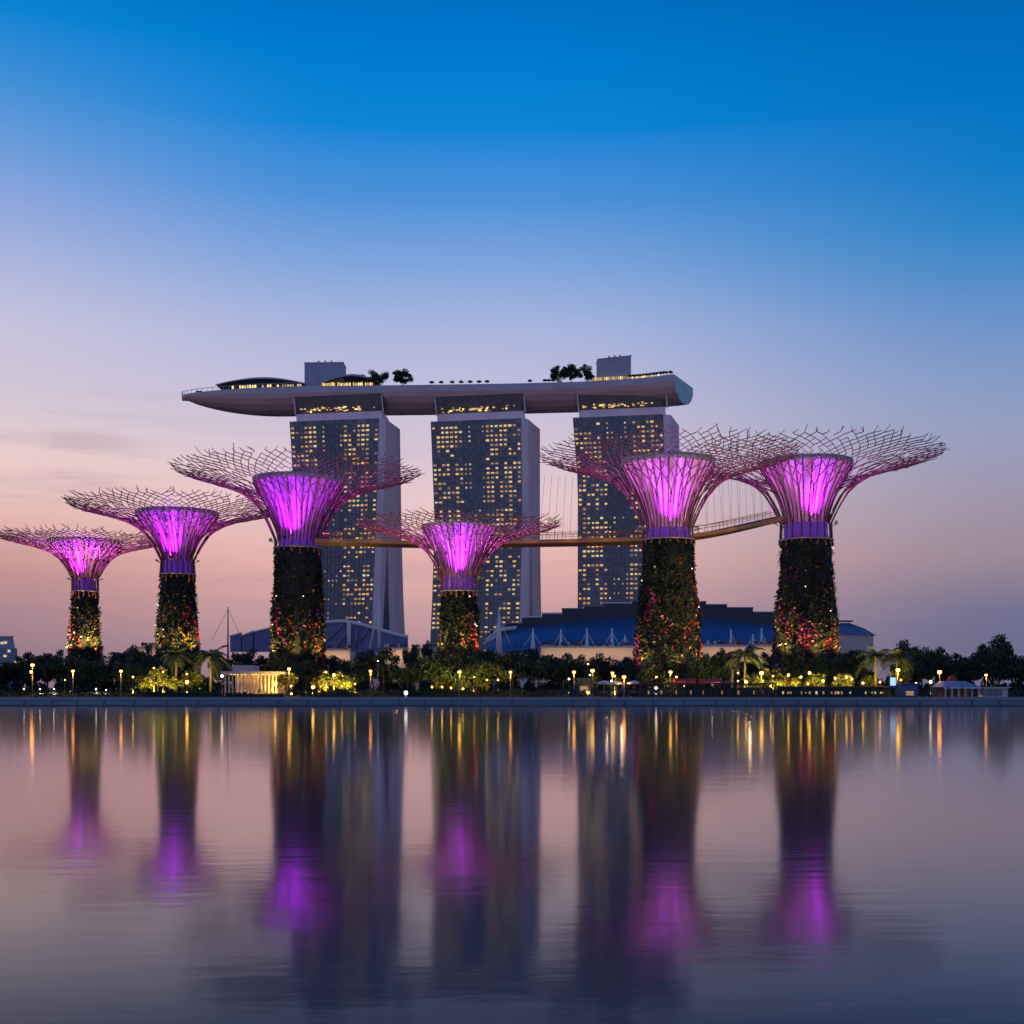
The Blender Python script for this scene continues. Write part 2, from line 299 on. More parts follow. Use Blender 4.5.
# ------------------------------------------------------------------ hotel towers
def hotel_tower(rows, zones, label, seed):
    rr = random.Random(seed)
    YL, YR, YF, YB = 748.0, 738.0, 741.0, 770.0
    zs = [CZ + (HY - r[0]) * YR / F for r in rows]
    def edge(k, z, Y):
        pts = sorted((zz, r[k]) for zz, r in zip(zs, rows)); return ((interp(pts, z) - 512) * Y / F, Y, z)
    zt, zb = zs[0], GZ - 0.5
    base = ((rows[-1][1] + rows[-1][2]) / 2 - 512) * YR / F
    root = empty('hotel_tower', (base, YR, GZ), label, 'tower', 'hotel towers under the sky deck')
    off = (base, YR, GZ)
    nl = 14; lv = [zb + (zt - zb) * i / nl for i in range(nl + 1)]
    Lf = lambda z: Vector(edge(1, z, YL)); Rf = lambda z: Vector(edge(2, z, YR)); Fn = lambda z: Vector(edge(3, z, YF)); Bk = lambda z: Vector(edge(4, z, YB))
    BL = lambda z: Vector(edge(1, z, YL)) + Vector((10, 32, 0))
    fm = MB(); cm = MB(); em = MB()
    s0, s1 = zones
    P = lambda s, z, o=0.0: Lf(z).lerp(Rf(z), s) + Vector((-0.17 * o, -o, 0))
    for z0, z1 in zip(lv, lv[1:]):
        for a, bb, mi in ((0, s0, 0), (s0, s1, 1), (s1, 1, 0)):
            fm.face((P(a, z0), P(bb, z0), P(bb, z1), P(a, z1)), mi)
        cm.face((Rf(z0), Fn(z0), Fn(z1), Rf(z1)))
        em.face((Fn(z0), Bk(z0), Bk(z1), Fn(z1))); em.face((Bk(z0), BL(z0), BL(z1), Bk(z1))); em.face((BL(z0), Lf(z0), Lf(z1), BL(z1)))
    em.face((Lf(zt), Rf(zt), Fn(zt), Bk(zt), BL(zt)))
    fm.build('facade', [M['facade'], M['facade_core']], root, off=off)
    cm.build('corner_fin', M['concrete'], root, off=off); em.build('end_wall', M['flank'], root, off=off)
    # floor edges and mullions, proud of the glass
    sl = MB(); nf = 58; fh = (zt - GZ) / nf
    for k in range(1, nf):
        z = GZ + k * fh
        sl.hexa((P(0, z - .16, .35), P(1, z - .16, .35), P(1, z - .16, .01), P(0, z - .16, .01)), (P(0, z + .16, .35), P(1, z + .16, .35), P(1, z + .16, .01), P(0, z + .16, .01)))
    sl.build('floor_edges', M['slab_edge'], root, off=off)['kind'] = 'stuff'
    mu_ = MB(); nc = 20
    for c in list(range(0, nc + 1)):
        s = c / nc
        for z0, z1 in zip(lv, lv[1:]):
            a = 0.0022
            mu_.hexa((P(s - a, z0, .5), P(s + a, z0, .5), P(s + a, z0, .02), P(s - a, z0, .02)), (P(s - a, z1, .5), P(s + a, z1, .5), P(s + a, z1, .02), P(s - a, z1, .02)))
    mu_.build('mullions', M['slab_edge'], root, off=off)['kind'] = 'stuff'
    # windows
    wins = []
    for c in range(nc):
        sc = (c + .5) / nc; core = s0 < sc < s1; on = rr.random() < .5
        dens = (.66, .74, .60, .70)[c % 4] if not core else .50
        for k in range(4, nf - 1):
            on = (rr.random() < dens) if on else (rr.random() < (.44 if not core else .13))
            if (k + seed) % 10 == 0 and rr.random() < .8: on = False
            if not on: continue
            wd = rr.choice((.58, .66, .48, .72)) if not core else .36
            ht = rr.choice((.36, .42, .30)) if not core else .30
            mi = rr.choice((0, 0, 1, 1, 2, 3, 3, 4, 5)) if not core else rr.choice((2, 3, 3))
            wins.append((rr.random(), k, c, wd, ht, mi))
    lit = {(w_[1], w_[2]) for w_ in wins}; pan = MB()
    for k in range(3, nf):
        for c in range(nc):
            if (k, c) in lit or rr.random() < .12: continue
            z0 = GZ + (k + .22) * fh; z1 = GZ + (k + .80) * fh; a0 = (c + .16) / nc; a1 = (c + .84) / nc
            pan.hexa((P(a0, z0, .12), P(a1, z0, .12), P(a1, z0, .003), P(a0, z0, .003)), (P(a0, z1, .12), P(a1, z1, .12), P(a1, z1, .003), P(a0, z1, .003)), rr.choice((0, 0, 1, 2)))
    pan.build('dark_windows', [M['pane_dark'], M['pane_mid'], M['pane_pale']], root, off=off)['kind'] = 'stuff'
    wins.sort(); rest = MB()
    def one(b_, k, c, wd, ht):
        z0 = GZ + (k + .5 - ht / 2) * fh; z1 = z0 + ht * fh; a0 = (c + .5 - wd / 2) / nc; a1 = (c + .5 + wd / 2) / nc
        b_.hexa((P(a0, z0, .18), P(a1, z0, .18), P(a1, z0, .004), P(a0, z0, .004)), (P(a0, z1, .18), P(a1, z1, .18), P(a1, z1, .004), P(a0, z1, .004)))
    for i, (_, k, c, wd, ht, mi) in enumerate(wins):
        if i < 100:
            q = MB(); one(q, k, c, wd, ht); ctr = P((c + .5) / nc, GZ + (k + .5) * fh)
            o = q.build('lit_window', WIN[mi], root, off=ctr); o.location = ctr - Vector(off)
        else:
            n0 = len(rest.f); one(rest, k, c, wd, ht); rest.m[n0:] = [mi] * (len(rest.f) - n0)
    rest.build('lit_windows', WIN, root, off=off)['kind'] = 'stuff'
    # dark glass slot between the splayed legs of the end wall
    E = lambda s, z: Fn(z).lerp(Bk(z), s) + Vector((.35, -.2, 0))
    zs_ = CZ + (HY - 540) * YR / F; q = MB(); n = 8
    for i in range(n):
        z0 = zb + (zs_ - zb) * i / n; z1 = zb + (zs_ - zb) * (i + 1) / n; f0 = 1 - i / n; f1 = 1 - (i + 1) / n
        q.face((E(.26 - .20 * f0, z0), E(.26 + .20 * f0, z0), E(.26 + .20 * f1, z1), E(.26 - .20 * f1, z1)))
    q.build('glass_slot', M['dark_glass'], root, off=off)
    # crown: pale parapet band, dark lounge floor with lamps, two white fins
    zc = zt + 4.6; ztop = zt + 15.5
    a, c_ = 0.07, 1.0
    f = lambda s, z, o: Lf(zt).lerp(Rf(zt), s) * 1.0 + Vector((0, o, z - zt))
    q = MB(); q.hexa((f(a, zt, 1), f(c_ + .03, zt, 1), f(c_ + .06, zt, 26), f(a + .05, zt, 26)), (f(a, zc, 1), f(c_ + .03, zc, 1), f(c_ + .06, zc, 26), f(a + .05, zc, 26)))
    q.build('parapet', M['concrete'], root, off=off)
    q = MB(); q.hexa((f(a + .02, zc, 2.5), f(c_, zc, 2.5), f(c_ + .03, zc, 24), f(a + .07, zc, 24)), (f(a - .02, ztop, 1), f(c_ + .02, ztop, 1), f(c_ + .05, ztop, 24), f(a + .03, ztop, 24)))
    q.build('lounge_floor', M['lounge'], root, off=off)
    for i in range(34):
        s = rr.uniform(.12, .86 if i < 26 else .95); q = MB(); h_ = rr.uniform(.4, .9)
        c0 = f(s, zc + rr.uniform(1.0, 3.6), 1.2); q.box((0, 0, 0), (rr.uniform(.7, 2.0), .5, h_)); o = q.build('lounge_light', rr.choice((M['warm_glow'], WIN[0], WIN[1], WIN[3])), root); o.location = c0 - Vector(off)
    for s in (a - .012, c_ + .04):
        q = MB(); q.hexa([f(s, zc - 1, -.5), f(s + .012, zc - 1, -.5), f(s + .012, zc - 1, .4), f(s, zc - 1, .4)], [f(s - .015, ztop - 2, -1.6), f(s - .006, ztop - 2, -1.6), f(s - .006, ztop - 2, -.8), f(s - .015, ztop - 2, -.8)])
        q.build('white_fin', M['white_steel'], root, off=off)
    return root
hotel_tower([(418, 290, 379, 386, 400), (520, 296, 376, 383, 401.5), (600, 296, 373, 380, 403.5), (694, 293, 370, 377, 408)], (.31, .60),
            'slab hotel tower with lit windows behind the third tree-shaped tower, under the pointed deck end', 3)
hotel_tower([(418, 431, 521, 528, 540), (520, 435, 522, 529, 540), (600, 432.5, 520, 528, 541), (694, 428, 518, 527, 544)], (.34, .62),
            'slab hotel tower in the middle of the three, rising behind the smallest canopy', 11)
hotel_tower([(414, 573, 663, 671, 679), (480, 578, 665, 672, 680), (600, 578, 664, 671, 681), (694, 576, 663, 670, 684)], (.33, .60),
            'slab hotel tower with lit windows below the blunt teal end of the deck', 23)

# ------------------------------------------------------------------ the boat-shaped deck on top
DZ = 193.0
path = [(172, 763), (240, 760), (300, 757), (380, 755), (450, 753), (520, 750), (580, 746), (640, 737.5), (674, 728)]
def dk(px): Y = interp(path, px); return Vector(((px - 512) * Y / F, Y, DZ))
deck = empty('sky_deck', tuple(dk(440)), 'long boat-shaped roof deck with a pointed prow spanning the three hotel towers', 'roof deck')
doff = dk(440)
W0 = 38.0
def deck_w(px):
    t = (px - 172) / 130.0
    return W0 if t >= 1 else max(0.06, math.sin(min(1, max(t, 0.0006)) * math.pi / 2) ** 0.55) * W0
def deck_h(px):
    t = (px - 172) / 105.0
    return 1.0 if t >= 1 else max(0.24, (math.sin(min(1, max(t, 0)) * math.pi / 2)) ** 0.6)
sec = [(-.5, 0), (-.5, -4.0), (-.46, -6.8), (-.37, -10.0), (-.24, -12.6), (-.1, -13.9), (.1, -13.9), (.24, -12.6), (.37, -10), (.46, -6.8), (.5, -4), (.5, 0)]
pxs = [172, 172.6, 173.8, 175.6, 178, 181] + [185 + 6 * i for i in range(82)] + [674]
hull = MB(); top = MB(); fas = MB(); fb = MB(); rings = []
for px in pxs:
    a, c = dk(max(172, px - 8)), dk(min(674, px + 8)); tn = (c - a).normalized(); nn = Vector((-tn.y, tn.x, 0))
    ctr = dk(px) + nn * W0 * .5; wd, hh = deck_w(px), deck_h(px)
    rings.append([ctr + nn * (s[0] * wd) + Vector((0, 0, s[1] * (hh if k not in (1, 10) else max(hh, .25)) )) for k, s in enumerate(sec)])
for r0, r1 in zip(rings, rings[1:]):
    fas.face((r0[1], r1[1], r1[0], r0[0])); fb.face((r0[11], r1[11], r1[10], r0[10]))
    for k in range(1, 10): hull.face((r0[k + 1], r1[k + 1], r1[k], r0[k]), smooth=True)
    top.face((r0[0], r1[0], r1[11], r0[11]))
hull.face(list(rings[0]))
hull.build('hull', M['hull'], deck, off=doff); fas.build('edge_band', M['fascia'], deck, off=doff); fb.build('edge_band', M['fascia'], deck, off=doff); top.build('deck_floor', M['paving'], deck, off=doff)
q = MB(); q.face(list(reversed(rings[-1]))); e = q.build('end_glazing', M['endcap'], deck, off=doff); e['label'] = 'blunt teal glazed end of the deck'
ribs = MB()
for r in rings[8::3]: ribs.tube(r[1:11], .10, 4)
ribs.build('panel_joints', M['fascia'], deck, off=doff)['kind'] = 'stuff'
# rail along the prow
rail = MB()
for i in range(0, 26):
    a = rings[i][0] + Vector((0, .3, 0)); rail.tube([a, a + Vector((0, 0, 2.2))], .14, 4)
rail.tube([rings[i][0] + Vector((0, .3, 2.2)) for i in range(0, 26)], .16, 4); rail.build('prow_rail', M['railing'], deck, off=doff)
def dpt(px, dz, back=3.0): return dk(px) + Vector((0, back, dz))
def lens_roof(x0, x1, h, back0, back1, name, base):
    n = 24; q = MB(); prev = None
    for i in range(n + 1):
        t = i / n; px = x0 + (x1 - x0) * t; hh = h * max(0.02, math.sin(math.pi * t)) ** 0.8
        ring = []
        for j in range(7):
            u = j / 6; ring.append(dpt(px, base + hh * (0.35 + .65 * math.sin(math.pi * (.15 + .7 * u))), back0 + (back1 - back0) * u))
        if prev:
            for j in range(6): q.face((prev[j], ring[j], ring[j + 1], prev[j + 1]), smooth=True)
            q.face((prev[0] - Vector((0, 0, .7)), ring[0] - Vector((0, 0, .7)), ring[0], prev[0]))
        prev = ring
    return q.build(name, M['deckroof'], deck, off=doff)
lens_roof(214, 303, 6.0, 4, 22, 'pavilion_roof', 3.0)
lens_roof(322, 378, 6.8, 4, 22, 'pavilion_roof', 3.4)
def lit_band(x0, x1, z0, z1, back, n, name, mats, rr, fill=.7):
    q = MB()
    for i in range(n):
        if rr.random() > fill: continue
        px = x0 + (x1 - x0) * (i + .5) / n; wv = m_((x1 - x0) / n * .62, 755)
        c = dpt(px, (z0 + z1) / 2, back); q.box(c, (wv, .5, (z1 - z0) * rr.uniform(.55, 1.0)), rr.randrange(len(mats)))
    return q.build(name, mats, deck, off=doff)
rr = random.Random(5)
q = MB()
for x0, x1 in ((222, 300), (320, 374)):
    for i in range(20):
        a, c = x0 + (x1 - x0) * i / 20, x0 + (x1 - x0) * (i + 1) / 20
        q.face((dpt(a, 0.01, 7), dpt(c, 0.01, 7), dpt(c, 4.2, 7), dpt(a, 4.2, 7)))
q.build('pavilion_wall', M['dark'], deck, off=doff)
lit_band(214, 300, .5, 3.0, 6.2, 34, 'pavilion_lights', [M['warm_glow'], WIN[2], WIN[3]], rr, .62)
lit_band(320, 372, .6, 3.8, 6.4, 30, 'pavilion_lights', [M['warm_glow'], WIN[0], WIN[1]], rr, .85)
lit_band(592, 660, .3, 2.6, 2.4, 34, 'terrace_lights', [M['warm_glow'], WIN[0], WIN[3]], rr, .85)
lit_band(630, 671, 1.2, 2.6, 3.0, 12, 'terrace_lights', [WIN[0], WIN[3]], rr, .5)
def plant_room(x0, x1, ytop, back, depth, slope):
    q = MB(); a, c = dpt(x0, 0, back), dpt(x1, 0, back); Y = (a.y + c.y) / 2
    zt = CZ + (HY - ytop) * Y / F
    up = Vector((0, 0, zt - DZ)); dv = Vector((0, depth, 0)); sv = Vector((0, 0, slope))
    q.hexa((a, c, c + dv, a + dv), (a + up - sv, c + up, c + dv + up, a + dv + up - sv))
    o = q.build('plant_room', M['plantbox'], deck, off=doff)
    q = MB(); q.hexa((a + up - sv + Vector((-.3, -.3, .003)), c + up + Vector((.3, -.3, .003)), c + dv + up + Vector((.3, .3, .003)), a + dv + up - sv + Vector((-.3, .3, .003))),
                     (a + up - sv + Vector((-.3, -.3, .5)), c + up + Vector((.3, -.3, .5)), c + dv + up + Vector((.3, .3, .5)), a + dv + up - sv + Vector((-.3, .3, .5))))
    e = q.build('roof_cap', M['plantbox'], o); e.data.transform(Matrix.Translation(-doff))
    for s in (.35, .52, .68):
        q = MB(); b0 = a.lerp(c, s) + up + Vector((0, 3, .3 - slope * (1 - s))); q.tube([b0, b0 + Vector((0, 0, 1.7))], .12, 5); q.box(b0 + Vector((0, 0, 1.6)), (.9, .6, .7))
        q.build('antenna', M['dark'], o).data.transform(Matrix.Translation(-doff))
    return o
plant_room(302, 341, 363, 9, 14, 0.0)
plant_room(598.5, 632, 357, 6, 12, 1.0)
# parasols standing on the deck
q = MB(); q.tube([(0, 0, 0), (0, 0, 2.3)], .12, 5); pole_me = q.mesh('parasol_pole', M['parasol'])
q = MB(); q.lathe([(1.7, 1.7), (1.5, 2.2), (.9, 2.7), (.05, 3.0)], 10, capb=True); shade_me = q.mesh('parasol_shade', M['parasol'])
def parasol(px, label, sc=1.0, back=2.0):
    o = empty('parasol', tuple(dpt(px, 0, back)), label, 'parasol', 'parasols on the roof deck'); o.scale = (sc, sc, sc)
    link_mesh('pole', pole_me, o); link_mesh('shade', shade_me, o)
for px in (431.5, 441, 452, 461, 470, 479, 487):
    parasol(px, 'small dark parasol in the spaced row on the deck above the middle hotel tower')
for px in (530, 545, 549, 553): parasol(px, 'small dark parasol beside the deck trees, short of the second plant room', .95)
for i in range(11): parasol(630 + i * 3.4, 'dark parasol in the tight row over the lit terrace at the deck end', 1.0, 1.4)
for px in (667, 671): parasol(px, 'dark parasol standing apart at the teal glazed end of the deck', 1.05, 3.0)
for px in (191, 194): parasol(px, 'dark parasol at the very tip of the pointed prow', .8, 16)

# ------------------------------------------------------------------ vegetation kit
def crown_mesh(name, seed, n_lobes, spread, leaf, count, mats, flat=.85):
    rr = random.Random(seed); q = MB(); lobes = []
    for i in range(n_lobes):
        a = rr.uniform(0, 2 * math.pi); d = spread * math.sqrt(rr.random())
        z = rr.uniform(-.62, .72) * flat * (1 - .55 * d / spread)
        lobes.append((Vector((d * math.cos(a), d * math.sin(a), z)), rr.uniform(.17, .34)))
    for i in range(count):
        c, r = lobes[i % n_lobes]
        d = Vector((rr.gauss(0, 1), rr.gauss(0, 1), rr.gauss(0, 1))).normalized()
        rad = r * (rr.random() ** .38) * rr.uniform(.8, 1.16)
        d.z *= .8
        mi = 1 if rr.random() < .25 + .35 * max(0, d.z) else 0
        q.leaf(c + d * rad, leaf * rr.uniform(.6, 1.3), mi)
    return q.mesh(name, mats)
def trunk_mesh(name, seed):
    rr = random.Random(seed); q = MB()
    q.tube([(0, 0, 0), (.02, 0, .25), (.0, .02, .5), (.02, 0, .8)], [.045, .036, .03, .015], 8)
    for i in range(7):
        a = rr.uniform(0, 6.28); h = rr.uniform(.36, .6); l = rr.uniform(.3, .55)
        q.tube([(.01, 0, h), (l * .5 * math.cos(a), l * .5 * math.sin(a), h + .12), (l * math.cos(a), l * math.sin(a), h + .32)], [.018, .012, .005], 5)
    return q.mesh(name, M['bark'])
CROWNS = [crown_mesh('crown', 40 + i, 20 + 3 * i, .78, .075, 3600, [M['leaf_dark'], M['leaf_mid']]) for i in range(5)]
CROWNS_O = [crown_mesh('crown', 60 + i, 18, .78, .080, 2600, [M['leaf_mid'], M['leaf_olive_glow']]) for i in range(2)]
TRUNKS = [trunk_mesh('trunk', 80 + i) for i in range(3)]
tcount = [0]
def tree(px, ytop, half, Y, label, group, kind=0, zb=GZ, name='broadleaf_tree', cf=.62):
    """broadleaf tree: px = middle, ytop = top of its crown, half = half its crown's width in px"""
    zt = CZ + (HY - ytop) * Y / F; h = zt - zb; r = m_(half, Y)
    o = empty(name, ((px - 512) * Y / F, Y, zb), label, 'tree', group, R.uniform(0, 6.28))
    i = tcount[0]; tcount[0] += 1
    ch = h * cf
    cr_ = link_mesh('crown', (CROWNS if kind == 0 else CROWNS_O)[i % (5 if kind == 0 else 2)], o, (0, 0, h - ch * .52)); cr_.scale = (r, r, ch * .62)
    tr = link_mesh('trunk', TRUNKS[i % 3], o); tr.scale = (r * 1.15, r * 1.15, h * .9)
    return o
def palm_mesh(seed, nf=24):
    rr = random.Random(seed); q = MB()
    for i in range(nf):
        a = 2 * math.pi * i / nf * 1.618 * 3 + rr.uniform(-.2, .2); up = rr.uniform(-.2, 1.3); ln = rr.uniform(.85, 1.1)
        d = Vector((math.cos(a), math.sin(a), 0)); pts = []
        for k in range(9):
            t = k / 8; pts.append(d * (ln * (t - .18 * t * t * (1 if up > .5 else .4))) + Vector((0, 0, up * .75 * t - (.62 + .35 * (1 - up)) * t * t)))
        q.tube(pts, [.016 * (1 - .8 * k / 8) for k in range(9)], 4)
        side = Vector((-d.y, d.x, 0))
        for k in range(1, 34):
            t = k / 34; f_ = t * 8; j = min(int(f_), 7); p_ = pts[j].lerp(pts[j + 1], f_ - j); tg = (pts[j + 1] - pts[j]).normalized()
            lw = .25 * math.sin(math.pi * min(1, t * .85 + .14)) ** .7
            for sg in (-1, 1):
                tip = p_ + (side * sg * .8 + tg * .62 + Vector((0, 0, -.38 + rr.uniform(-.15, .15)))) * lw
                w_ = tg * .014
                q.face((p_ - w_, p_ + w_, tip + w_ * .3, tip - w_ * .3))
    return q.mesh('fronds', M['palm'])
PALMS = [palm_mesh(5), palm_mesh(9, 28)]
q = MB()
q.tube([(0, 0, 0), (.01, 0, .1), (.0, .01, .5), (0, 0, 1.0)], [.055, .04, .034, .03], 10); PTR = q.mesh('palm_trunk', M['palmbark'])
def palm(px, yc, half, Y, label, k=0):
    zc = CZ + (HY - yc) * Y / F; h = zc - GZ; r = m_(half, Y)
    o = empty('palm_tree', ((px - 512) * Y / F, Y, GZ), label, 'palm tree', 'palms along the waterfront', R.uniform(0, 6.28))
    c = link_mesh('fronds', PALMS[k % 2], o, (0, 0, h)); c.scale = (r, r, r)
    t = link_mesh('trunk', PTR, o); t.scale = (h * .9, h * .9, h)
# trees on the roof deck
def deck_tree(px, ytop, half, label):
    c = dpt(px, 0, 8); zt = CZ + (HY - ytop) * c.y / F
    o = tree(px, ytop - 1, half * 1.15, c.y, label, 'trees on the roof deck', zb=DZ, cf=.95); return o
deck_tree(363, 374, 4.5, 'smallest round tree on the roof deck, just beside the first plant room')
deck_tree(378, 367, 10, 'round dark tree on the roof deck, nearer to the first plant room of two alike')
deck_tree(402, 368, 11, 'round dark tree on the roof deck, farther from the plant room of two alike')
deck_tree(558, 364, 8, 'outermost tree of the deck clump of three, farthest from the plant room')
deck_tree(571, 361, 10, 'tallest middle tree of the deck clump of three')
deck_tree(587, 364, 9, 'round tree of the deck clump of three, next to the sloping plant room')

# ------------------------------------------------------------------ tree-shaped steel towers
def funnel_mat(name, base, e, es):
    m = bpy.data.materials.new(name); m.use_nodes = True; t = m.node_tree; b = t.nodes['Principled BSDF']
    b.inputs['Roughness'].default_value = 0.45; b.inputs['Specular IOR Level'].default_value = 0.3
    tcn = t.nodes.new('ShaderNodeTexCoord'); mp_ = t.nodes.new('ShaderNodeMapping'); t.links.new(tcn.outputs['UV'], mp_.inputs[0])
    mp_.inputs['Scale'].default_value = (46, 1.6, 1)
    n = t.nodes.new('ShaderNodeTexNoise'); n.inputs['Scale'].default_value = 1.0; n.inputs['Detail'].default_value = 3; t.links.new(mp_.outputs[0], n.inputs['Vector'])
    mr = t.nodes.new('ShaderNodeMapRange'); t.links.new(n.outputs[0], mr.inputs[0]); mr.inputs[1].default_value = .36; mr.inputs[2].default_value = .66; mr.inputs[3].default_value = .12; mr.inputs[4].default_value = 1.0
    mx = t.nodes.new('ShaderNodeMix'); mx.data_type = 'RGBA'; t.links.new(mr.outputs[0], mx.inputs[0]); mx.inputs[6].default_value = (base[0] * .45, base[1] * .35, base[2] * .5, 1); mx.inputs[7].default_value = (*base, 1)
    t.links.new(mx.outputs[2], b.inputs['Base Color'])
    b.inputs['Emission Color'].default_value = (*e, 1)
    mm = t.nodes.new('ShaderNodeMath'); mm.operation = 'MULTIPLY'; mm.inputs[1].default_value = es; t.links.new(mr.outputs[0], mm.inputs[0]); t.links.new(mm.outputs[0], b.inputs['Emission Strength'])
    return m
FM = {'magenta': funnel_mat('magenta lit membrane', (.58, .28, .76), (.24, .006, .52), .50), 'pink': funnel_mat('pink lit membrane', (.80, .52, .76), (.44, .06, .50), .45)}  # purple lamplight partly put into base colour and emission
M['drum'] = mat('violet lit drum', (.22, .10, .42), .5, var=.3, scale=1.2, stretch=(1, 1, .1), emit=(.09, .008, .34), estr=.40)  # violet lamplight on the drum put in as emission
M['trunk_light'] = mat('small trunk light', (.8, .8, .8), .3, emit=(1, .86, .74), estr=1.6)
def tree_tower(cx, Y, rim_r, rim_y, near_k, neck_r, neck_y, bowl_r, bowl_y, drum_y, tr_top, tr_base, ybase, label, fm, power, uplight, seed, nleaf, cap=True, mixw=(5, 2, 1, 1, .4)):
    rr = random.Random(seed)
    pos = Vector(((cx - 512) * Y / F, Y, GZ))
    root = empty('tree_tower', tuple(pos), label, 'tree-shaped tower', 'tree-shaped steel towers')
    k = Y / F; zz = lambda py: CZ + (HY - py) * k - GZ
    zr, zn, zd = zz(rim_y), zz(neck_y), zz(drum_y)
    rn, rR = neck_r * k * 1.18, rim_r * k
    H = zr - zn
    # planted trunk
    tb = MB(); prof = [(tr_base * k * .93, -1.0), (tr_base * k * .92, zd * .1), (tr_base * k * .86, zd * .25), ((tr_base * .45 + tr_top * .5) * k, zd * .5), (tr_top * k * .94, zd * .8), (tr_top * k * .93, zd)]
    tb.lathe(prof, 36, capt=True); tb.build('trunk', M['core'], root)
    rad_at = lambda z: interp(sorted((p_[1], p_[0]) for p_ in prof), z)
    lf = MB()
    cols_ = [rr.choices(range(5), mixw)[0] for _ in range(18)]; dens_ = [rr.choice((.25, .55, .8, 1, 1)) for _ in range(26)]; tall_ = [rr.uniform(.55, 1.1) for _ in range(26)]
    for i in range(int(nleaf * 2.0)):
        z = zd * (rr.random() ** 1.1) * .995; a = rr.uniform(0, 2 * math.pi)
        ci = int(a / (2 * math.pi) * 26 + .5 * math.sin(z * .5 + seed)) % 26
        if rr.random() > dens_[ci] * (1 if z < zd * tall_[ci] else .45): continue
        blk = cols_[int(a / (2 * math.pi) * 18 + 1.2 * math.sin(z * .35 + seed)) % 18]
        patch = math.sin(z * .55 + blk * 2.1 + a * 3) * .5 + .5
        u = rr.random(); hi_ = max(0, 1 - z / (zd * .9))
        if blk == 2 and patch > .35 and u < .8 * (hi_ + .25): mi = 2
        elif blk == 3 and patch > .4 and u < .85 * (hi_ + .25): mi = 3
        elif blk == 4 and u < .6 * hi_ + .05: mi = 4
        elif u < .14 * hi_ + .015: mi = rr.choice((2, 3, 4, 5))
        else: mi = 1 if (blk == 1 and rr.random() < .6) or rr.random() < .2 else 0
        if z > zd * .55 and mi == 1 and rr.random() < .6: mi = 0
        bulge = .12 + .75 * (math.sin(a * 7 + z * .6) * .5 + .5) * rr.random()
        r = rad_at(z) + bulge * k / .19 * (rr.random() ** .7) * (.55 if z > zd * .85 else 1)
        lf.leaf((r * math.cos(a), r * math.sin(a), z), rr.uniform(.32, .60), mi)
    for i in range(70):                                              # ferns and hanging tufts that break the outline
        z = zd * rr.random() ** .9 * .95; a = rr.uniform(0, 2 * math.pi); c0 = Vector((rad_at(z) * math.cos(a), rad_at(z) * math.sin(a), z)); ov = Vector((math.cos(a), math.sin(a), 0)); mi = rr.choice((0, 0, 1, 1, 4 if z < zd * .4 else 0, 2 if z < zd * .5 else 0))
        for q_ in range(14):
            d_ = (ov * rr.uniform(.6, 1.2) + Vector((rr.gauss(0, .5), rr.gauss(0, .5), rr.uniform(-.7, .7)))).normalized() * rr.uniform(.7, 1.5) * (k / .19) ** .5; sd = d_.cross(Vector((0, 0, 1))).normalized() * .10
            lf.face((c0, c0 + d_ * .5 + sd + Vector((0, 0, .12)), c0 + d_ + Vector((0, 0, -.25)), c0 + d_ * .5 - sd + Vector((0, 0, .12))), mi)
    lf.build('climbing_plants', [M['leaf_deep'], M['leaf_dark'], M['red_leaf'], M['pink_flower'], M['gold_leaf'], M['pale_flower']], root)
    for i in range(3):
        z = zd * rr.uniform(.45, .97); a = math.radians(-90 + rr.uniform(-70, 70)); r = rad_at(z) + .75; q = MB(); q.ball((r * math.cos(a), r * math.sin(a), z), .12 * (k / .19) ** .5, 8); q.build('trunk_light', M['trunk_light'], root)
    # violet drum and ring between the trunk and the funnel
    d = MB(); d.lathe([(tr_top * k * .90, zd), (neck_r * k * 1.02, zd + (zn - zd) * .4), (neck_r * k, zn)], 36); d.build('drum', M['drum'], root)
    rg = MB(); rr_ = tr_top * k * 1.04; rg.tube([(rr_ * math.cos(t * math.pi / 20), rr_ * math.sin(t * math.pi / 20), zd + .1) for t in range(41)], .16, 5, cap=False); rg.build('collar_ring', M['steel_grey'], root)
    # glowing funnel with its rim
    zb_ = zz(bowl_y); fp = [(0, 1.0), (.12, 1.03), (.3, 1.16), (.5, 1.40), (.7, 1.72), (.88, 2.04), (1, 2.26)]
    sc = bowl_r / neck_r / 2.26; fr = lambda u: neck_r * k * (1 + (interp(fp, u) - 1) * (bowl_r / neck_r - 1) / 1.26)
    fu = MB(); fn = 40; us = [i / 16 for i in range(17)]
    for u0, u1 in zip(us, us[1:]):
        for j in range(fn):
            a0, a1 = 2 * math.pi * j / fn, 2 * math.pi * (j + 1) / fn
            fu.face([(fr(u) * math.cos(a), fr(u) * math.sin(a), zn + (zb_ - zn) * u) for u, a in ((u0, a0), (u0, a1), (u1, a1), (u1, a0))], smooth=True)
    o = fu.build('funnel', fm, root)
    uv = o.data.uv_layers.new(name='UVMap'); li = 0
    for u0, u1 in zip(us, us[1:]):
        for j in range(fn):
            for s_, u in ((j, u0), (j + 1, u0), (j + 1, u1), (j, u1)): uv.data[li].uv = (s_ / fn, u); li += 1
    br = bowl_r * k; ch_ = .085 * (zb_ - zn) if cap else .04 * (zb_ - zn)
